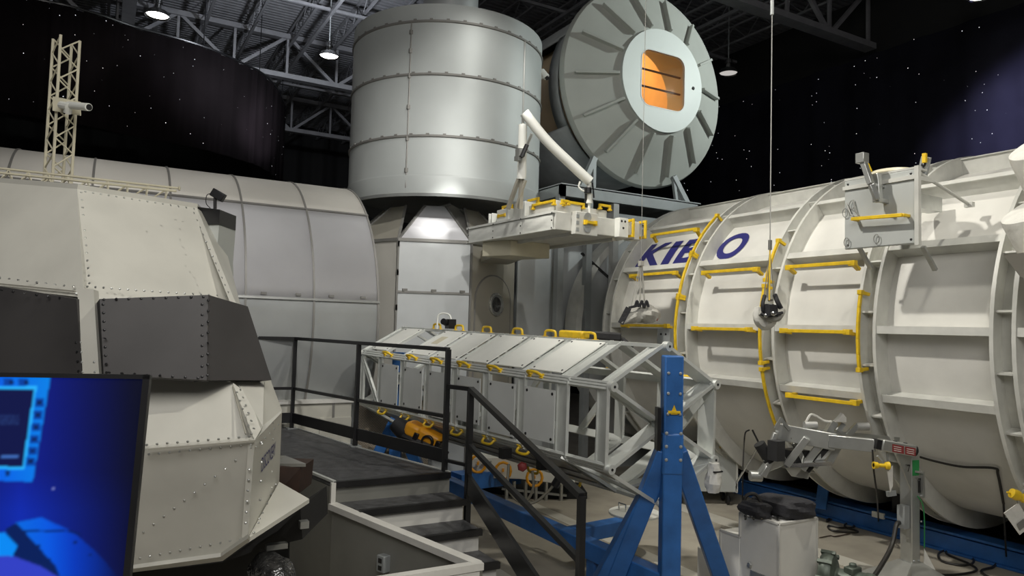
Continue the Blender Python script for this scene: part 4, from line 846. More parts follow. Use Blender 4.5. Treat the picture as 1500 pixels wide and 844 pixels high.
# rivet rows
m = M(); nn = -FW
def rv(a, b, n, r=.0075, off=.012):
    for i in range(n):
        t = i/max(1, n-1); p = D(*[u+(v-u)*t for u, v in zip(a, b)]); rr = p-CP
        q = min(PLN, key=lambda q: abs((q[0]-CP).dot(q[1])/rr.dot(q[1])-1)); m.dome(CP+rr*((q[0]-CP).dot(q[1])/rr.dot(q[1])), -q[1], r)
rv((119, 282, 4.36), (131, 415, 3.9), 13); rv((125, 281, 4.35), (284, 306, 4.58), 15); rv((284, 312, 4.57), (334, 428, 4.14), 12); rv((128, 420, 3.9), (330, 434, 4.1), 18); rv((0, 407, 3.95), (108, 420, 3.9), 9)
rv((112, 430, 3.84), (121, 545, 3.74), 9); rv((130, 430, 3.84), (139, 545, 3.75), 9)
rv((215, 652, 3.57), (365, 640, 3.59), 11); rv((218, 666, 3.55), (368, 652, 3.58), 11); rv((367, 656, 3.58), (359, 782, 3.66), 9); rv((205, 818, 3.73), (352, 790, 3.67), 11); rv((210, 780, 3.7), (345, 675, 3.58), 10); rv((347, 575, 3.86), (368, 636, 3.6), 6); rv((352, 571, 3.86), (372, 628, 3.63), 6)
rv((376, 655, 3.63), (408, 622, 4.1), 6); rv((372, 780, 3.7), (404, 710, 4.2), 6); rv((384, 650, 3.7), (380, 760, 3.8), 5); rv((400, 620, 4.0), (398, 715, 4.15), 5)
build(m, 'rivets', 'alu', on_)
m = M(); rv2 = lambda a, b, n: rv(a, b, n, .0085)
rv2((152, 439, 3.69), (298, 435, 3.82), 9); rv2((151, 446, 3.68), (156, 546, 3.61), 9); rv2((296, 446, 3.81), (296, 552, 3.73), 8); rv2((305, 440, 3.81), (304, 550, 3.73), 8); rv2((160, 546, 3.61), (290, 554, 3.72), 8); rv2((2, 425, 3.81), (105, 439, 3.79), 7); rv2((107, 446, 3.79), (115, 544, 3.72), 8)
build(m, 'panel_bolts', 'black', on_)
m = M(); o = D(383, 688, 3.78); xd = (D(411, 650, 4.25)-D(375, 688, 3.66)); xd.z = 0; pn = xd.normalized().cross(V((0, 0, 1)))
q = [D(373, 645, 3.60), D(413, 604, 4.22), D(409, 706, 4.30), D(363, 788, 3.68)]; pn = (q[1]-q[0]).cross(q[3]-q[0]).normalized(); pn = pn if pn.dot(q[0]-CP) < 0 else -pn
def onp(x, y): r = ray(x, y); return CP+r*((q[0]-CP).dot(pn)/r.dot(pn))
o, oe, ou = onp(382, 692), onp(402.5, 666), onp(382.5, 671)
xd = (oe-o); up_ = ou-o; vs, fs = text_mesh('DISCOVERY', 1, .0); x0 = min(v.x for v in vs); x1 = max(v.x for v in vs); y0 = min(v.y for v in vs); y1 = max(v.y for v in vs)
m.add([o+xd*((v.x-x0)/(x1-x0))+up_*((v.y-y0)/(y1-y0))+pn*.004 for v in vs], fs); build(m, 'lettering', 'navy', on_, label='dark letters reading DISCOVERY')
# seams on the upper panel, dark void and support under the nose
m = M(); m.bar(D(114, 278, 4.36), D(123, 420, 3.93), .012, .01); m.bar(D(0, 416, 4.02), D(110, 427, 3.88), .008, .008); m.bar(D(218, 659, 3.55), D(373, 646, 3.585), .008, .008); m.bar(D(341, 566, 3.9), D(360, 636, 3.64), .006, .006); build(m, 'seam_line', 'tan', on_)
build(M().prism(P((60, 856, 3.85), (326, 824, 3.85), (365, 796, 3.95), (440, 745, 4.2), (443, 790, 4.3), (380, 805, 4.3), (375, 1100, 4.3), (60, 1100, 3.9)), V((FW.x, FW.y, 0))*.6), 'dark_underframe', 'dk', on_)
build(M().prism(P((400, 684, 4.5), (441, 685, 4.6), (437, 724, 4.6), (405, 724, 4.5)), V((FW.x, FW.y, 0))*.3), 'brown_board', 'wood', on_)
m = M(); m.box(tuple(D(405, 800, 4.2)), (.12, .05, .03)); m.box(tuple(D(445, 768, 4.2)), (.05, .05, .04)); m.bar(D(300, 850, 3.9), D(300, 900, 3.9), .04, .04); build_each(m, 'metal_bracket', 'alu', on_)
build(M().prism(P((418, 672, 4.7), (448, 684, 4.6), (400, 684, 4.55), (396, 672, 4.6)), (0, 0, .02)), 'ledge_plate', 'gwall', on_)
t = thing('foil_bag', 'crumpled shiny black plastic bag lying under the orbiter nose', 'bag', D(395, 845, 4.0))
mm = blob([D(365, 838, 4.05), D(385, 832, 4.05), D(402, 842, 4.0), D(412, 862, 3.95), D(410, 890, 3.95)], [.03, .09, .10, .10, .08]); build(mm, 'foil', 'foil', t)
# black box, small camera behind the nose
t = thing('black_hood_box', 'small black box behind the orbiter nose carrying a tiny camera', 'box', D(312, 340, 5.2))
build(M().prism(P((288, 303, 5.0), (322, 307, 5.0), (321, 329, 5.0), (300, 329, 5.0)), V((FW.x, FW.y, 0))*.3), 'box_top', 'black', t); build(M().prism(P((300, 329, 5.01), (321, 329, 5.01), (317, 380, 5.01), (318, 400, 5.01)), V((FW.x, FW.y, 0))*.3), 'box_side', 'panel', t)
t = thing('small_camera', 'tiny black camera on a stalk above the black box', 'camera', D(314, 296, 5.1))
build(M().bar(D(311, 281, 5.1), D(328, 291, 5.1), .05, .06), 'camera_body', 'black', t, bev=.006); build(M().tube([D(315, 290, 5.1), D(315, 306, 5.1)], .012, 6), 'stalk', 'black', t); build(M().tube(spl([D(311, 283, 5.1), D(303, 286, 5.1), D(302, 298, 5.1), D(308, 305, 5.1)], 5), .003, 5), 'cable', 'cable', t)
# lattice mast
lt = thing('lattice_mast', 'slim ivory lattice mast rising behind the orbiter nose', 'mast', D(85, 272, 5.6))
dp = 5.6; C4 = [[D(78, 57, dp), D(60, 330, dp)], [D(89, 51, dp-.12), D(73, 330, dp-.12)], [D(105, 65, dp+.12), D(88, 330, dp+.12)], [D(117, 60, dp), D(101, 330, dp)]]
m = M()
for a, b in C4: m.tube([a, b], .011, 7)
build(m, 'chord', 'ivory', lt); m = M(); n = 13
for i, j in ((0, 1), (1, 3), (3, 2), (2, 0)):
    for k in range(n):
        t0_, t1_ = k/n, (k+1)/n; a, b = (C4[i], C4[j]) if k % 2 else (C4[j], C4[i]); m.tube([a[0].lerp(a[1], t0_), b[0].lerp(b[1], t1_)], .006, 5)
build(m, 'lattice_bracing', 'ivory', lt)
t = thing('sign_plate', 'cream blank plate fixed across the lattice mast', 'plate', D(97, 155, 5.45)); build(M().prism(P((77, 141, 5.44), (117, 149, 5.44), (117, 169, 5.44), (77, 162, 5.44)), FW*.015), 'plate', 'ivory', t)
t = thing('mast_camera', 'white tubular camera in front of the cream plate on the mast', 'camera', D(110, 156, 5.3)); build(M().tube([D(100, 154, 5.38), D(130, 157, 5.25)], .028, 14), 'camera_body', 'wpanel', t); build(M().tube([D(90, 154, 5.4), D(101, 156, 5.35), D(99, 164, 5.38)], .03, 10).tube([D(95, 155, 5.38), D(95, 155, 5.45)], .03, 8), 'mount', 'wpanel', t); build(M().tube([D(129.5, 157, 5.255), D(131, 157, 5.25)], .022, 12), 'lens', 'black', t)
lt2 = thing('lattice_boom', 'ivory lattice boom lying level behind the orbiter nose', 'mast', D(130, 262, 5.2))
ch = [[D(-60, 240, 5.2), D(262, 276, 5.2)], [D(-60, 247, 5.1), D(258, 280, 5.1)], [D(-60, 262, 5.15), D(240, 300, 5.15)]]; m = M()
for a, b in ch: m.tube([a, b], .009, 7)
m.dome(ch[0][1], (1, 0, 0), .02); build(m, 'chord', 'ivory', lt2); m = M()
for k in range(22):
    for i, j in ((0, 2), (1, 2)):
        a, b = (ch[i], ch[j]) if k % 2 else (ch[j], ch[i]); m.tube([a[0].lerp(a[1], k/22), b[0].lerp(b[1], (k+1)/22)], .004, 5)
build(m, 'lattice_bracing', 'ivory', lt2)
# ------------------------------------------------------------------ screen at the lower left
tv = thing('display_screen', 'flat display screen glowing blue at the lower left before the orbiter nose', 'screen', D(60, 900, 2.15))
TR0, BR0, TL0 = D(220, 549, 2.2), D(189, 862, 2.12), D(-160, 543, 2.02)
dx = (TL0-TR0); dy = (BR0-TR0); nrm = dx.cross(dy).normalized(); nrm = nrm if nrm.dot(FW) > 0 else -nrm
S = lambda u, v, l=0: TR0+dx*u+dy*v-nrm*l                                  # u: 0 at right edge, v: 0 at top
build(M().prism([S(0, 0), S(1, 0), S(1, 1), S(0, 1)], nrm*.035), 'housing', 'black', tv, bev=.004)
m = M(); 
for u0, u1, v0, v1 in ((0, 1, 0, .022), (0, .028, 0, 1), (.97, 1, 0, 1)): m.prism([S(u0, v0), S(u1, v0), S(u1, v1), S(u0, v1)], -nrm*.006)
build(m, 'bezel', 'black', tv)
sm_ = bpy.data.materials.new('screen_image'); sm_.use_nodes = True; nt = sm_.node_tree; b = nt.nodes['Principled BSDF']; b.inputs['Base Color'].default_value = (.004, .004, .006, 1); b.inputs['Roughness'].default_value = .25
at = nt.nodes.new('ShaderNodeAttribute'); at.attribute_name = 'pic'; nt.links.new(at.outputs['Color'], b.inputs['Emission Color']); b.inputs['Emission Strength'].default_value = 1.0
def screen_px(x, y):   # the picture shown on the display
    base = [.002, .003, .012]; g = max(0, 1-abs(x-30)/175)**1.5
    base = [.001+.002*g, .002+.010*g, .014+.26*g]
    if y > 690: k = min(1, (y-690)/60.); base[2] *= 1+.5*k; base[1] += .01*k*g
    def ins(p):
        c = False; j = len(p)-1
        for i in range(len(p)):
            if (p[i][1] > y) != (p[j][1] > y) and x < (p[j][0]-p[i][0])*(y-p[i][1])/(p[j][1]-p[i][1])+p[i][0]: c = not c
            j = i
        return c
    if ins([(-200, 545), (74, 553), (48, 706), (-200, 700)]):
        base = [.0, .12+.1*max(0, x/75), .80]
        if ins([(-200, 570), (50, 570), (33, 684), (-200, 680)]): base = [.003, .006, .06]; 
        elif ins([(-200, 565), (54, 566), (36, 688), (-200, 684)]): base = [.02, .45, 1.]
        for i, yy in enumerate((590, 608, 626, 644, 661, 676)):
            xc = 58-i*2.6
            if abs(x-xc) < 6.5 and abs(y-yy) < 6: base = [0, .05, .35]
            if abs(x-xc) < 3.2 and abs(y-yy) < 2.3: base = [0, .01, .06]
        for xc in (12, 34, -10):
            if abs(x-xc) < 7 and abs(y-560) < 5: base = [0, .05, .35]
            if abs(x-xc-5) < 3 and abs(y-560) < 3: base = [0, .01, .06]
        if abs(x-11) < 3 and abs(y-694) < 4: base = [0, .02, .12]
        if 2 < x < 27 and 667 < y < 671: base = [.05, .15, .5]
        if -2 < x < 28 and 608 < y < 622 and math.sin(x*1.7)*math.cos(y*.9) > .2: base = [.02, .05, .2]
        return base
    if ins([(22, 766), (60, 758), (105, 778), (140, 808), (178, 850), (178, 900), (-10, 900)]): kq = max(.08, 1-max(0, x-70)/110); base = [.0, kq*(.06+.10*max(0, (110-x)/110)), .75*kq]
    if ins([(8, 775), (24, 766), (82, 830), (100, 880), (40, 880)]): base = [.0, .012, .10]
    if ins([(-100, 790), (6, 780), (26, 800), (14, 822), (60, 850), (-100, 880)]): base = [.0, .25, .9]
    if ins([(-100, 812), (20, 815), (60, 830), (90, 848), (90, 900), (-100, 900)]): base = [.03, .05, .55]
    for a_, b_ in ((40, 790), (57, 800), (72, 820), (110, 795), (132, 813)):
        if abs(x-a_) < 2.5 and abs(y-b_) < 1.8: base = [0, .01, .08]
    if (x-78)**2+(y-716)**2 < 4: base = [.3, .35, .8]
    if 35 < x < 118 and abs(y-(778+.0*(x))-(0 if x < 100 else (x-100)*.3)) < 1.2: base = [.0, .01, .08]
    return base
NU, NV = 260, 240; m = M(); vs = []; cols = []
for i in range(NU+1):
    for j in range(NV+1):
        u = .028+(.942)*i/NU; v = .022+(.978)*j/NV; p = S(u, v, .001); vs.append(p)
        rr = p-CP; z = rr.dot(FW); cols.append(screen_px(750+FPX*rr.dot(CR)/z, 422-FPX*rr.dot(CU)/z))
import numpy as np
ar_ = np.array(cols, dtype=float).reshape(NU+1, NV+1, 3)
for ax_ in (0, 1):
    pd = [(0, 0)]*3; pd[ax_] = (2, 2); q_ = np.pad(ar_, pd, mode='edge'); kk = (.12, .22, .32, .22, .12)
    ar_ = sum(k_*(q_[i_:i_+NU+1] if ax_ == 0 else q_[:, i_:i_+NV+1]) for i_, k_ in enumerate(kk))
cols = ar_.reshape(-1, 3).tolist()
m.add(vs, [(i*(NV+1)+j, i*(NV+1)+j+1, (i+1)*(NV+1)+j+1, (i+1)*(NV+1)+j) for i in range(NU) for j in range(NV)])
o = build(m, 'screen', sm_, tv); ca = o.data.color_attributes.new('pic', 'FLOAT_COLOR', 'POINT'); ca.data.foreach_set('color', [c for q_ in cols for c in (*q_, 1)])
cc = S(.5, .6); _s = S(.45, .7)+nrm*.09; build(M().bar(_s, V((_s.x, _s.y, 0))+V((nrm.x, nrm.y, 0))*.35, .12, .08), 'pedestal', 'black', tv)
# ------------------------------------------------------------------ metal fixture stand on the right
cs = on(1333, 826, 2, .27); fs_ = thing('fixture_stand', 'bare aluminium column stand with a long arm and green label before the white module', 'stand', (cs.x, cs.y, 0))
dcs = (cs-CP).dot(FW); top = D(1333, 664, dcs).z
pf = V((q1.x, q1.y, 0)); pn_ = V((FW.x, FW.y, 0)).normalized()
cf = Matrix(((pf.x, pn_.x, 0, cs.x), (pf.y, pn_.y, 0, cs.y), (0, 0, 1, 0), (0, 0, 0, 1))) @ RZ(20)
m = M(); m.box((0, 0, top/2), (.115, .14, top), cf); build(m, 'column', 'alu', fs_, bev=.012)
m = M(); m.lathe([(.62, 0), (.62, .03), (.11, .30), (.01, .30), (.01, 0), (.62, 0)], cf @ RZ(45), 4); build(m, 'foot_plate', 'alu', fs_)
m = M(); m.dots(cf @ V((-.03, -.075, .32)), cf @ V((.03, -.075, .32)), 2, -FW, .012); m.dots(cf @ V((.05, -.085, .7)), cf @ V((.05, -.085, .95)), 2, -FW, .01); build(m, 'bolt', 'steel', fs_)
m = M(); m.box((-.005, -.073, top-.14), (.085, .004, .15), cf); build(m, 'green_label', 'green', fs_)
m = M(); d0 = dcs-.1
text_on(m, '7', cf @ V((.01, -.082, top-.33)), cf.to_3x3() @ V((1, 0, 0)), (0, 0, 1), .04, .09, .004); text_on(m, '7', cf @ V((-.14, -.09, top-.17)), cf.to_3x3() @ V((1, 0, 0)), (0, 0, 1), .04, .07, .004); build(m, 'number_lettering', 'black', fs_)
m = M(); m.prism([cf @ V((-.07, -.08, top)), cf @ V((-.26, -.08, top)), cf @ V((-.07, -.08, top-.36))], cf.to_3x3() @ V((0, .015, 0))); build(m, 'gusset', 'alu', fs_)
Ha, Hb = D(1288, 651, d0), D(1337, 660, d0); m = M(); m.bar(Ha, Hb, .13, .11); build(m, 'head_block', 'alu', fs_, bev=.01)
m = M(); sx = (Hb-Ha); sz = V((0, 0, 1)); nn_ = sx.cross(sz).normalized(); nn_ = nn_ if nn_.dot(FW) < 0 else -nn_
for u0, u1 in ((.28, .62), (.66, .97)): m.prism([Ha+sx*u0-sz*.045+nn_*.066, Ha+sx*u1-sz*.045+nn_*.066, Ha+sx*u1+sz*.03+nn_*.066, Ha+sx*u0+sz*.03+nn_*.066], nn_*.003)
build(m, 'red_label', 'red', fs_); m = M()
for u0 in (.32, .70):
    for r_, z in enumerate((.008, -.012, -.03)): m.prism([Ha+sx*u0+sz*z+nn_*.07, Ha+sx*(u0+.22)+sz*z+nn_*.07, Ha+sx*(u0+.22)+sz*(z+.005)+nn_*.07, Ha+sx*u0+sz*(z+.005)+nn_*.07], nn_*.001)
build(m, 'label_text', 'wpanel', fs_); m = M()
m.tube([Hb, Hb+sx.normalized()*.03], .05, 16); m.bar(Ha-sx.normalized()*.05, Ha, .10, .09)
for u in (.45, .5, .75, .8): m.dome(Ha+sx*u+sz*.056, (0, 0, 1), .014)
build(m, 'socket_end', 'black', fs_)
A1, A2, A3 = D(1121+14, 631, d0+.5), D(1225, 648, d0+.25), D(1282, 653, d0+.02)
m = M(); m.bar(A1, A2, .06, .17); m.bar(A2-(A2-A1)*.12, A3, .07, .13); build(m, 'arm_beam', 'alu', fs_, bev=.008)
m = M(); m.bar(D(1230, 636, d0+.5), D(1316, 644, d0+.6), .04, .05); m.bar(D(1135, 626, d0+.7), D(1230, 636, d0+.5), .05, .05); build_each(m, 'rear_beam', 'alu', fs_)
# clamp assembly at the end of the arm
dd_ = d0+.42
m = M(); m.bar(D(1136, 634, dd_), D(1120, 676, dd_), .06, .05); m.bar(D(1140, 660, dd_), D(1112, 696, dd_), .10, .06); m.bar(D(1124, 682, dd_), D(1116, 697, dd_), .14, .06); m.tube([D(1116, 698, dd_), D(1098, 697, dd_)], .055, 12); m.prism([D(1136, 640, dd_), D(1156, 680, dd_), D(1122, 694, dd_), D(1114, 690, dd_)], FW*.04); build(m, 'hook_plate', 'alu', fs_, bev=.01)
m = M(); m.bar(D(1144, 614, dd_), D(1156, 630, dd_), .03, .03); m.bar(D(1145, 612, dd_), D(1136, 628, dd_), .03, .03); build(m, 'top_lever', 'alu', fs_)
m = M(); m.bar(D(1151, 682, dd_), D(1219, 679, dd_-.2), .05, .04); m.bar(D(1138, 660, dd_), D(1150, 674, dd_), .02, .02); m.bar(D(1160, 640, dd_), D(1178, 680, dd_), .0+.04, .05); build_each(m, 'cross_bar', 'chrome', fs_)
for x0, x1, y0, y1 in ((1205, 1175, 645, 688), (1222, 1192, 648, 684), (1236, 1214, 640, 680), (1182, 1152, 642, 682)):
    build(M().bar(D(x0, y0, dd_-.1), D(x1, y1, dd_-.05), .05, .07), 'slide_rail', 'alu', fs_, bev=.006)
m = M(); m.bar(D(1213, 655, dd_-.1), D(1183, 690, dd_), .05, .05); m.box(tuple(D(1137, 660, dd_-.1)), (.12, .12, .2)); m.box(tuple(D(1165, 670, dd_+.1)), (.2, .2, .16)); m.tube([D(1112, 650, dd_), D(1128, 676, dd_)], .06, 12); build_each(m, 'black_pad', 'rubber', fs_)
m = M(); m.prism([D(1176, 682, dd_), D(1190, 680, dd_), D(1182, 702, dd_), D(1166, 698, dd_)], FW*.08); m.prism([D(1150, 684, dd_), D(1190, 684, dd_), D(1184, 702, dd_), D(1160, 698, dd_)], FW*.03); build(m, 'lower_block', 'alu', fs_)
for x, y in ((1186, 623), (1262, 625)): build(M().tube([D(x-8, y, dd_), D(x+10, y, dd_)], .042, 16), 'padded_roller', 'pipe', fs_)
m = M(); m.bar(D(1207, 642, dd_), D(1222, 618, dd_), .09, .06); m.bar(D(1220, 642, dd_+.1), D(1234, 620, dd_+.1), .08, .05); m.bar(D(1240, 640, dd_), D(1256, 622, dd_), .05, .05); m.bar(D(1238, 638, dd_-.1), D(1226, 628, dd_-.1), .025, .03); build_each(m, 'upright_bracket', 'alu', fs_)
m = M(); m.tube(spl([D(1180, 620, dd_), D(1187, 608, dd_), D(1196, 610, dd_), D(1208, 617, dd_), D(1222, 618, dd_)], 6), .013, 7); build(m, 'cloth_tie', 'wfabric', fs_)
m = M(); m.prism([D(1224, 618, dd_), D(1230, 612, dd_), D(1235, 606, dd_), D(1240, 612, dd_), D(1240, 619, dd_)], FW*.06); build(m, 'cloth_knot', 'wfabric', fs_)
m = M(); c = D(1290, 682, d0-.05); m.lathe([(.02, -.07), (.035, -.07), (.03, -.03), (.02, -.02), (.02, .04), (.035, .05), (.04, .08), (.02, .09)], axD(c, q1), 14); build(m, 'yellow_tool_grip', 'yellow', fs_)
m = M(); m.tube([D(1285, 668, d0-.05), D(1292, 676, d0-.05)], .012, 6); m.tube([D(1299, 660, d0), D(1302, 690, d0)], .01, 6); m.box(tuple(cf @ V((-.11, -.02, top-.62))), (.08, .08, .22)); m.bar(D(1299, 724, dcs-.05), D(1312, 722, dcs-.05), .03, .05); build(m, 'switch_box', 'steel', fs_)
m = M(); m.prism([D(1300, 690, d0-.03), D(1308, 682, d0-.03), D(1308, 712, d0-.03), D(1304, 722, d0-.03)], FW*.008); build(m, 'hanging_tag', 'wfabric', fs_)
m = M(); m.bar(D(1349, 690, dcs), D(1350, 728, dcs), .06, .02); m.bar(D(1338, 690, dcs), D(1350, 692, dcs), .06, .02); m.bar(D(1338, 726, dcs), D(1352, 726, dcs), .04, .015); build(m, 'side_bracket', 'alu', fs_); build(M().box(tuple(D(1344, 712, dcs+.02)), (.06, .06, .12)), 'side_switch', 'black', fs_)
m = M(); m.tube(spl([D(1344, 727, dcs-.05), D(1351, 738, dcs-.05), D(1354, 760, dcs-.05), D(1354, 803, dcs-.05)], 6), .006, 6); build(m, 'green_cord', 'green', fs_)
t = thing('paper_tag', 'white folded paper tag hanging on a green cord by the column stand', 'tag', D(1362, 830, dcs-.05)); m = M(); m.prism([D(1354, 804, dcs-.05), D(1374, 842, dcs-.1), D(1366, 875, dcs-.1), D(1352, 872, dcs-.05)], FW*.006); build(m, 'tag_sheet', 'wfabric', t); m = M(); m.prism([D(1354, 860, dcs-.07), D(1354, 838, dcs-.07), D(1360, 834, dcs-.07), D(1362, 866, dcs-.07)], -FW*.002); build(m, 'printed_mark', 'black', t)
m = M(); 
m.tube(spl([cf @ V((-.13, 0, top-.68)), D(1313, 770, dcs-.1), D(1306, 800, dcs-.2), D(1290, 830, dcs-.5), D(1268, 862, dcs-.8)], 8), .022, 8); build(m, 'hose', 'cable', tag=('thick black hose running down from the column stand to the floor', 'hose'))
# stepped white box with bag
c = D(1142, 768, 6.2); zt = c.z; r1 = on(1199, 760, 2, zt); l1 = on(1079, 751, 2, zt)
Wb = r1.x-c.x; Lb = l1.y-c.y; wb = thing('step_box', 'scuffed white wooden box with two lower steps at its left', 'box', (c.x, c.y, 0))
build(M().bb((c.x, c.y, .0), (r1.x, c.y+Lb, zt)), 'box_body', 'white', wb, bev=.008)
l2 = on(1050, 777, 2, zt-.22); l3 = on(1026, 811, 2, zt-.46)
build(M().bb((c.x, c.y+Lb, .0), (r1.x, l2.y, zt-.22)), 'middle_step', 'white', wb, bev=.008); build(M().bb((c.x, l2.y, .0), (r1.x, l2.y+.3, zt-.46)), 'lower_step', 'white', wb, bev=.008)
m = M(); e = .012
for (p, q) in (((c.x, c.y, 0), (c.x, c.y, zt)), ((c.x, c.y, zt), (r1.x, c.y, zt)), ((c.x, c.y, zt), (c.x, c.y+Lb, zt)), ((c.x, c.y+Lb, zt), (c.x, c.y+Lb, zt-.22)), ((c.x, c.y+Lb, zt-.22), (c.x, l2.y, zt-.22)), ((c.x, l2.y, zt-.22), (c.x, l2.y, zt-.46)), ((r1.x, c.y, 0), (r1.x, c.y, zt))): m.bar(p, q, .02, .02)
build(m, 'edge_strip', 'ledge', wb)
m = M(); m.bb((c.x-.012, c.y+.05, .12), (c.x, c.y+Lb*.7, .38)); m.dome((c.x-.01, c.y+Lb*.72, .42), (-1, 0, 0), .03); build(m, 'latch_plate', 'alu', wb)
zc = zt; bgp = V(((c.x+r1.x)/2, c.y+Lb*.55, zc)); t = thing('black_bag', 'limp black bag and cloth heaped on top of the white step box', 'bag', bgp)
def lump(c, d, seed, amp=.18, n=28):
    rnd = random.Random(seed); m = M(); ph = [rnd.uniform(0, 6) for _ in range(6)]; vs = []; k = n//2
    for i in range(k+1):
        th = math.pi*i/k
        for j in range(n):
            a = 2*math.pi*j/n; x, y, z = math.sin(th)*math.cos(a), math.sin(th)*math.sin(a), math.cos(th); q = 1+amp*(math.sin(3*x+ph[0]+2*y)*.6+math.sin(5*y+ph[1])*.4+math.sin(7*z+4*x+ph[2])*.3)
            s = lambda v: math.copysign(abs(v)**.7, v); vs.append((c[0]+s(x)*d[0]/2*q, c[1]+s(y)*d[1]/2*q, max(c[2]-d[2]/2, c[2]+s(z)*d[2]/2*q)))
    return m.add(vs, [(i*n+j, i*n+(j+1) % n, (i+1)*n+(j+1) % n, (i+1)*n+j) for i in range(k) for j in range(n)])
p = D(1150, 738, 6.5); build(lump((p.x, p.y, zc+.085), (.36, .5, .17), 3), 'bag_body', 'bfabric', t); p = D(1108, 742, 6.45); build(lump((p.x, p.y, zc+.07), (.22, .26, .14), 5, .3), 'crumpled_cloth', 'bfabric', t)
m = M(); p = D(1092, 738, 6.5); m.tube(spl([V((p.x, p.y, zc+.03)), V((p.x, p.y, zc+.16)), V((p.x+.08, p.y-.05, zc+.18)), V((p.x+.14, p.y-.1, zc+.03))], 6), .016, 7); build(m, 'bag_strap', 'cable', t)
m = M(); 
for i in range(5): p = D(1092+i*12, 752+i*3, 6.3); m.tube(spl([V((p.x, p.y, zc+.012)), V((p.x+.06, p.y+.05, zc+.02)), V((p.x+.1, p.y-.02, zc+.012))], 5), .012, 6)
build(m, 'loose_strap', 'foil', t)
# electric motor blower
c = D(1213, 838, 6.3); mo = thing('electric_blower', 'small grey green electric motor blower standing beside the white step box', 'motor', (c.x, c.y, 0)); ax = (q1*.8-pn_*.6).normalized()
base = c.z
m = M(); m.lathe([(.001, -.06), (.10, -.06), (.17, -.05), (.185, -.02), (.185, .02), (.17, .05), (.12, .07), (.001, .07)], axD(c+V((0, 0, -.02)), ax), 30)
for k in range(8): a = k*math.pi/4; o = axD(c+V((0, 0, -.02)), ax); m.box((.185*math.cos(a), .185*math.sin(a), 0), (.03, .03, .12), o)
build(m, 'fan_housing', 'motor', mo); build(M().lathe([(.1, .05), (.105, .30), (.11, .31), (.11, .36), (.09, .39), (.001, .39)], axD(c+V((0, 0, -.05)), ax), 26), 'motor_body', 'motor', mo)
e = c+ax*.2+V((0, 0, .06)); build(M().box(tuple(e), (.13, .09, .06)).tube([e, e+V((0, 0, .06))], .03, 10), 'terminal_box', 'motor', mo, bev=.01)
m = M(); m.lathe([(.02, .0), (.07, .0)], axD(c+ax*.395+V((0, 0, -.05)), ax), 20); build(m, 'end_grille', 'black', mo); build(M().bb((c.x-.1, c.y-.25, 0), (c.x+.3, c.y+.12, base-.13)), 'plinth', 'rubber', mo)
# floor cables
def fc(pts, r, nm, lab, mt='cable'): 
    build(M().tube(spl([on(x, y, 2, r+.005) for x, y in pts], 8), r, 6), nm, mt, tag=(lab, 'cable'))
fc([(1330, 765), (1285, 768), (1245, 766), (1238, 772), (1256, 778), (1250, 780), (1218, 777), (1214, 770), (1232, 773), (1252, 771), (1225, 760), (1212, 764), (1216, 760), (1250, 761), (1300, 768)], .012, 'coiled_cable', 'black cable looped before the blue rail, left of the column stand')
fc([(1340, 786), (1380, 795), (1430, 806), (1458, 818), (1456, 830), (1438, 836), (1450, 846), (1490, 856)], .014, 'floor_cable', 'thick black cable snaking over the carpet below the blue rail to the lower right')
fc([(1500, 828), (1468, 822), (1440, 812), (1400, 804), (1376, 810), (1380, 822), (1410, 828), (1426, 824), (1420, 814), (1392, 805), (1388, 812), (1420, 826), (1430, 836), (1400, 842), (1360, 842)], .012, 'coiled_cable', 'black cable lying in overlapping loops on the carpet right of the column stand')
fc([(1200, 788), (1216, 785), (1224, 786), (1245, 782)], .007, 'thin_cord', 'thin brown cord lying on the carpet beside the white step box', 'wood')
m = M(); P_ = lambda x, y, R=2.03: (lambda a: kp(a[0], a[1], R))(cyl(x, y, R)); m.tube(spl([P_(1342, 668), P_(1370, 676), P_(1410, 684), P_(1456, 686), P_(1462, 696), P_(1470, 738)], 8), .013, 6)
m.tube([P_(1470, 738), on(1474, 815, 0, 8.7)], .010, 6); build(m, 'power_cable', 'cable', tag=('black cable running along the flank of the white module right of the column stand', 'cable'))
m = M(); a = D(1295, 656, d0+.02); m.tube(spl([D(1278, 659, d0), D(1280, 690, d0), D(1285, 730, d0+.3), on(1287, 768, 2, .02)], 6), .009, 6); build(m, 'dangling_cable', 'cable', tag=('thin black cable dropping from the aluminium arm to the carpet', 'cable'))
# tags and yellow grip at right edge
t = thing('clip_grip', 'small yellow tool grip at the right picture edge above the white tag', 'tool', D(1490, 726, 5.9)); m = M(); c = D(1490, 726, 5.9); m.lathe([(.001, -.06), (.04, -.05), (.045, 0), (.03, .03), (.04, .06), (.001, .08)], axD(c, q1-V((0, 0, .4))), 14); m.tube([c, D(1475, 721, 5.9)], .008, 6); build(m, 'grip', 'yellow', t); build(M().tube([D(1492, 726, 5.9), D(1540, 690, 6.0)], .012, 6).tube([D(1540, 690, 6.0), V((D(1540, 690, 6.0).x, D(1540, 690, 6.0).y, 0))], .05, 8), 'support_rod', 'alu', t)
t = thing('white_tag', 'white card tag with dark print hanging tilted at the right picture edge', 'tag', D(1490, 760, 5.9)); m = M(); m.prism([D(1471, 752, 5.9), D(1492, 737, 5.9), D(1512, 770, 5.9), D(1494, 784, 5.9)], FW*.008); build(m, 'card', 'wfabric', t); m = M(); m.prism([D(1489, 768, 5.89), D(1499, 760, 5.89), D(1504, 769, 5.89), D(1494, 777, 5.89)], -FW*.002); build(m, 'printed_mark', 'seam', t); build(M().tube([D(1491, 738, 5.9), D(1489, 730, 5.9)], .004, 5), 'tag_string', 'wire', t)
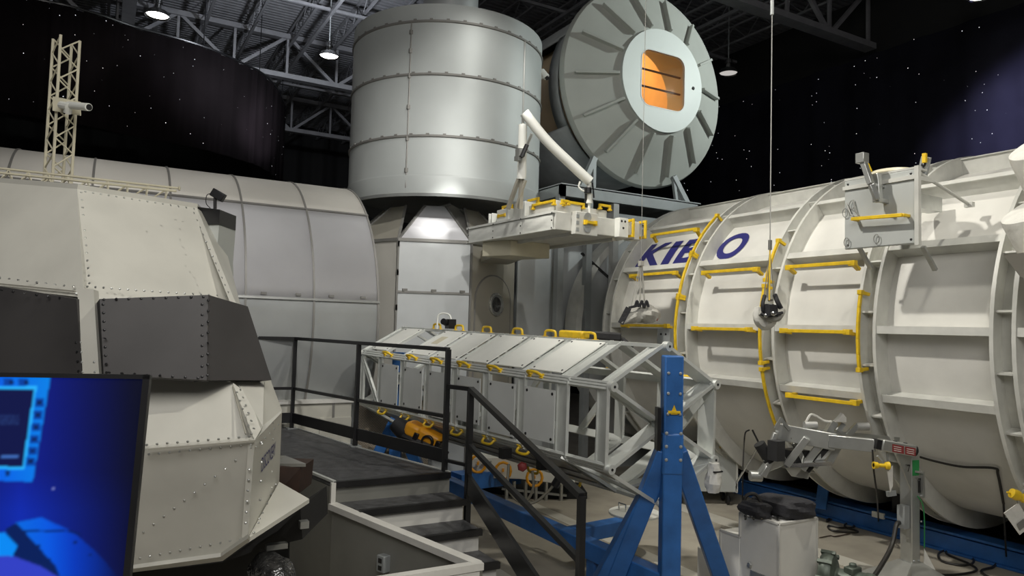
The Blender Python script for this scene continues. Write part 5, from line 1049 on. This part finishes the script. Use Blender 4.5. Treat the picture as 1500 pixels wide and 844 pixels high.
# tool cart behind the truss
ct = on(1078, 735, 2, 0); dc = 10.4; ct = D(1078, 735, dc); ct.z = 0; rb = D(1080, 722, dc); z1 = D(1080, 657, dc).z; z0 = rb.z
cl = thing('tool_cart', 'grey steel tool cart on castors with black top and yellow rail', 'cart', (ct.x-.5, ct.y, 0)); cm_ = Matrix(((q1.x, pn_.x, 0, rb.x), (q1.y, pn_.y, 0, rb.y), (0, 0, 1, 0), (0, 0, 0, 1)))
build(M().box((-.45, .18, (z0+z1)/2), (.9, .35, z1-z0), cm_), 'cart_body', 'panel', cl, bev=.01); build(M().box((-.45, .18, z1+.015), (.94, .39, .03), cm_), 'black_top', 'black', cl); build(M().box((-.01, -.005, (z0+z1)/2), (.03, .01, z1-z0), cm_), 'corner_strip', 'wpanel', cl)
m = M(); m.box((-.4, -.06, z1+.02), (.95, .025, .03), cm_); m.box((.06, -.06, z1-.01), (.025, .03, .1), cm_); m.box((.06, .1, z1+.02), (.025, .35, .03), cm_); build(m, 'yellow_rail', 'yellow', cl)
for x in (-.12, -.8):
    for y in (.06, .3):
        p = cm_ @ V((x, y, .07)); build(M().lathe([(.001, -.02), (.06, -.02), (.07, -.01), (.07, .01), (.06, .02), (.001, .02)], axD(p, q1), 16).bar(p, p+V((0, 0, z0-.07)), .03, .03), 'castor', 'black', cl)
m = M(); rnd = random.Random(2)
for i in range(16): a = cm_ @ V((-.05-rnd.random()*.8, .05+rnd.random()*.25, z1+.045)); m.bar(a, a+V((rnd.uniform(-.08, .12), rnd.uniform(-.1, .1), 0)), .02, .02)
build(m, 'hand_tools', 'seam', tag=('jumble of dark hand tools lying on the black top of the grey cart', 'tools'))['kind'] = 'stuff'
t = thing('spray_pouch', 'white cloth pouch hanging at the lower right corner of the truss end', 'pouch', tn(2, 0)); c = tn(2, 0)
build(blob([c+V((-.03, -.05, -.02)), c+V((-.03, -.05, -.10)), c+V((-.04, -.05, -.2)), c+V((-.04, -.05, -.28))], [.045, .06, .075, .05], (1, 1)), 'pouch_body', 'wfabric', t); build(M().box(tuple(c+V((-.03, -.1, -.09))), (.1, .02, .012)), 'strap', 'black', t)
build(M().tube([D(1079, 707, 8.6), D(1110, 656, 8.6)], .012, 8).tube([D(1079, 707, 8.6), on(1078, 722, 2, 0)], .012, 8), 'metal_rod', 'chrome', tag=('thin bright metal rod leaning left of the aluminium clamp hook', 'rod'))
m = M(); m.tube(spl([on(1088, 690, 2, 1.0)*1, D(1090, 650, 9.0), D(1092, 634, 9.0), D(1098, 630, 9.0)], 6), .01, 6); m.tube([D(1102, 630, 9.0), D(1112, 650, 8.9)], .012, 6); m.tube([D(1088, 690, 9.0), V((D(1088, 690, 9.0).x, D(1088, 690, 9.0).y, 0))], .01, 6); build(m, 'gooseneck_stalk', 'black', tag=('pair of thin black gooseneck stalks beside the tool cart', 'stalk'))
# equipment far behind, seen under the truss
g0_ = on(720, 733, 2, 0); de = (g0_-CP).dot(FW)
eq = thing('floor_equipment', 'low white equipment rack with ochre D handles seen under the truss', 'equipment', g0_)
build(M().prism([D(690, 700, de), D(690, 672, de), D(760, 668, de), D(842, 694, de), D(842, 712, de), D(760, 702, de)], pn_*.5), 'white_casing', 'wpanel', eq, bev=.01)
for x, y in ((700, 680), (737, 690), (783, 700)):
    m = M(); c = D(x, y, de-.12); m.tube([c+q1*(.11*math.cos(a))+V((0, 0, .12*math.sin(a)))+V((0, 0, .0)) for a in [k*.524 for k in range(12)]], .02, 8, True); m.bar(c, c+pn_*.12, .03, .03); build(m, 'd_handle', 'orange', eq)
m = M()
for x in (742, 753, 770, 785, 800, 822): p = D(x, 712, de+.1); m.bar(D(x, 705, de+.1), V((p.x, p.y, 0)), .04, .04)
m.bar(D(735, 716, de+.1), D(830, 726, de+.1), .03, .03); m.bar(D(705, 681, de-.02), D(720, 676, de-.02), .02, .02); build(m, 'leg_frame', 'alu', eq)
p = D(700, 732, de+.3); m = M(); m.prism([on(660, 712, 2, .005), on(770, 731, 2, .005), on(860, 731, 2, .005), on(850, 716, 2, .005), on(700, 700, 2, .005)], (0, 0, .09)); build(m, 'dark_base', 'dk', eq)
p = D(700, 700, de-.5); m = M(); a = on(668, 705, 2, .3); b = on(755, 695, 2, .3); m.bar(a, b, .3, .22); m.bar(on(668, 705, 2, .0), a, .2, .1); build(m, 'blue_footing', 'blue', eq)
m = M(); a, b, c3 = tn(3, 2.6)+V((-.1, 0, -.02)), tn(3, 1.5)+V((-.1, 0, -.03)), tn(3, 1.2)+V((-.3, 0, .0))
m.tube(spl([D(745, 680, 6.9), D(744, 712, 6.8), D(752, 728, 6.8), D(766, 737, 6.8), D(785, 735, 6.8), D(803, 720, 6.8), D(815, 705, 6.8)], 7), .014, 7); m.tube(spl([D(780, 690, 6.9), D(781, 715, 6.9), D(773, 732, 6.9), D(762, 738, 6.9)], 7), .014, 7); build_each(m, 'hanging_hose', 'hose', tr)
m = M(); m.tube([D(812, 712, 6.8), D(824, 692, 6.8)], .04, 10); m.box(tuple(D(740, 664, 6.9)), (.1, .08, .1)); m.box(tuple(D(795, 680, 6.9)), (.1, .08, .1)); m.k = 1; m.dome(D(765, 684, 6.8), -FW, .05); build_each(m, 'hose_fitting', ['black', 'red'], tr)
m = M(); c = tn(0, 2.0); m.bar(tn(0, 2.45)+V((.06, .0, .05)), tn(0, 1.85)+V((.06, 0, .05)), .12, .08, (0, 0, 1)); build(m, 'yellow_case', 'yellow', tag=('flat yellow tool case lying on the truss between two yellow handles', 'tool case'), bev=.02)
m = M(); a = D(885, 491, 7.6); m.bar(D(868, 491, 7.6), D(908, 494, 7.6), .25, .09); m.bar(D(905, 494, 7.6), D(925, 510, 7.5), .1, .06); build(m, 'black_case', 'rubber', tag=('long low black case resting behind the top edge of the truss', 'case'), bev=.02)
ja = cyl(978, 493, 2.2); jb = kp(ja[0], ja[1], 2.16); m = M(); m.box(tuple(jb), (.24, .26, .22)); m.k = 1; m.dome(jb+V((-.12, -.05, .03)), (-1, 0, 0), .018); m.dome(jb+V((-.12, .05, .03)), (-1, 0, 0), .018); build(m, 'junction_box', ['steel', 'black'], tag=('dark grey junction box on the white module just above the truss end', 'box'))
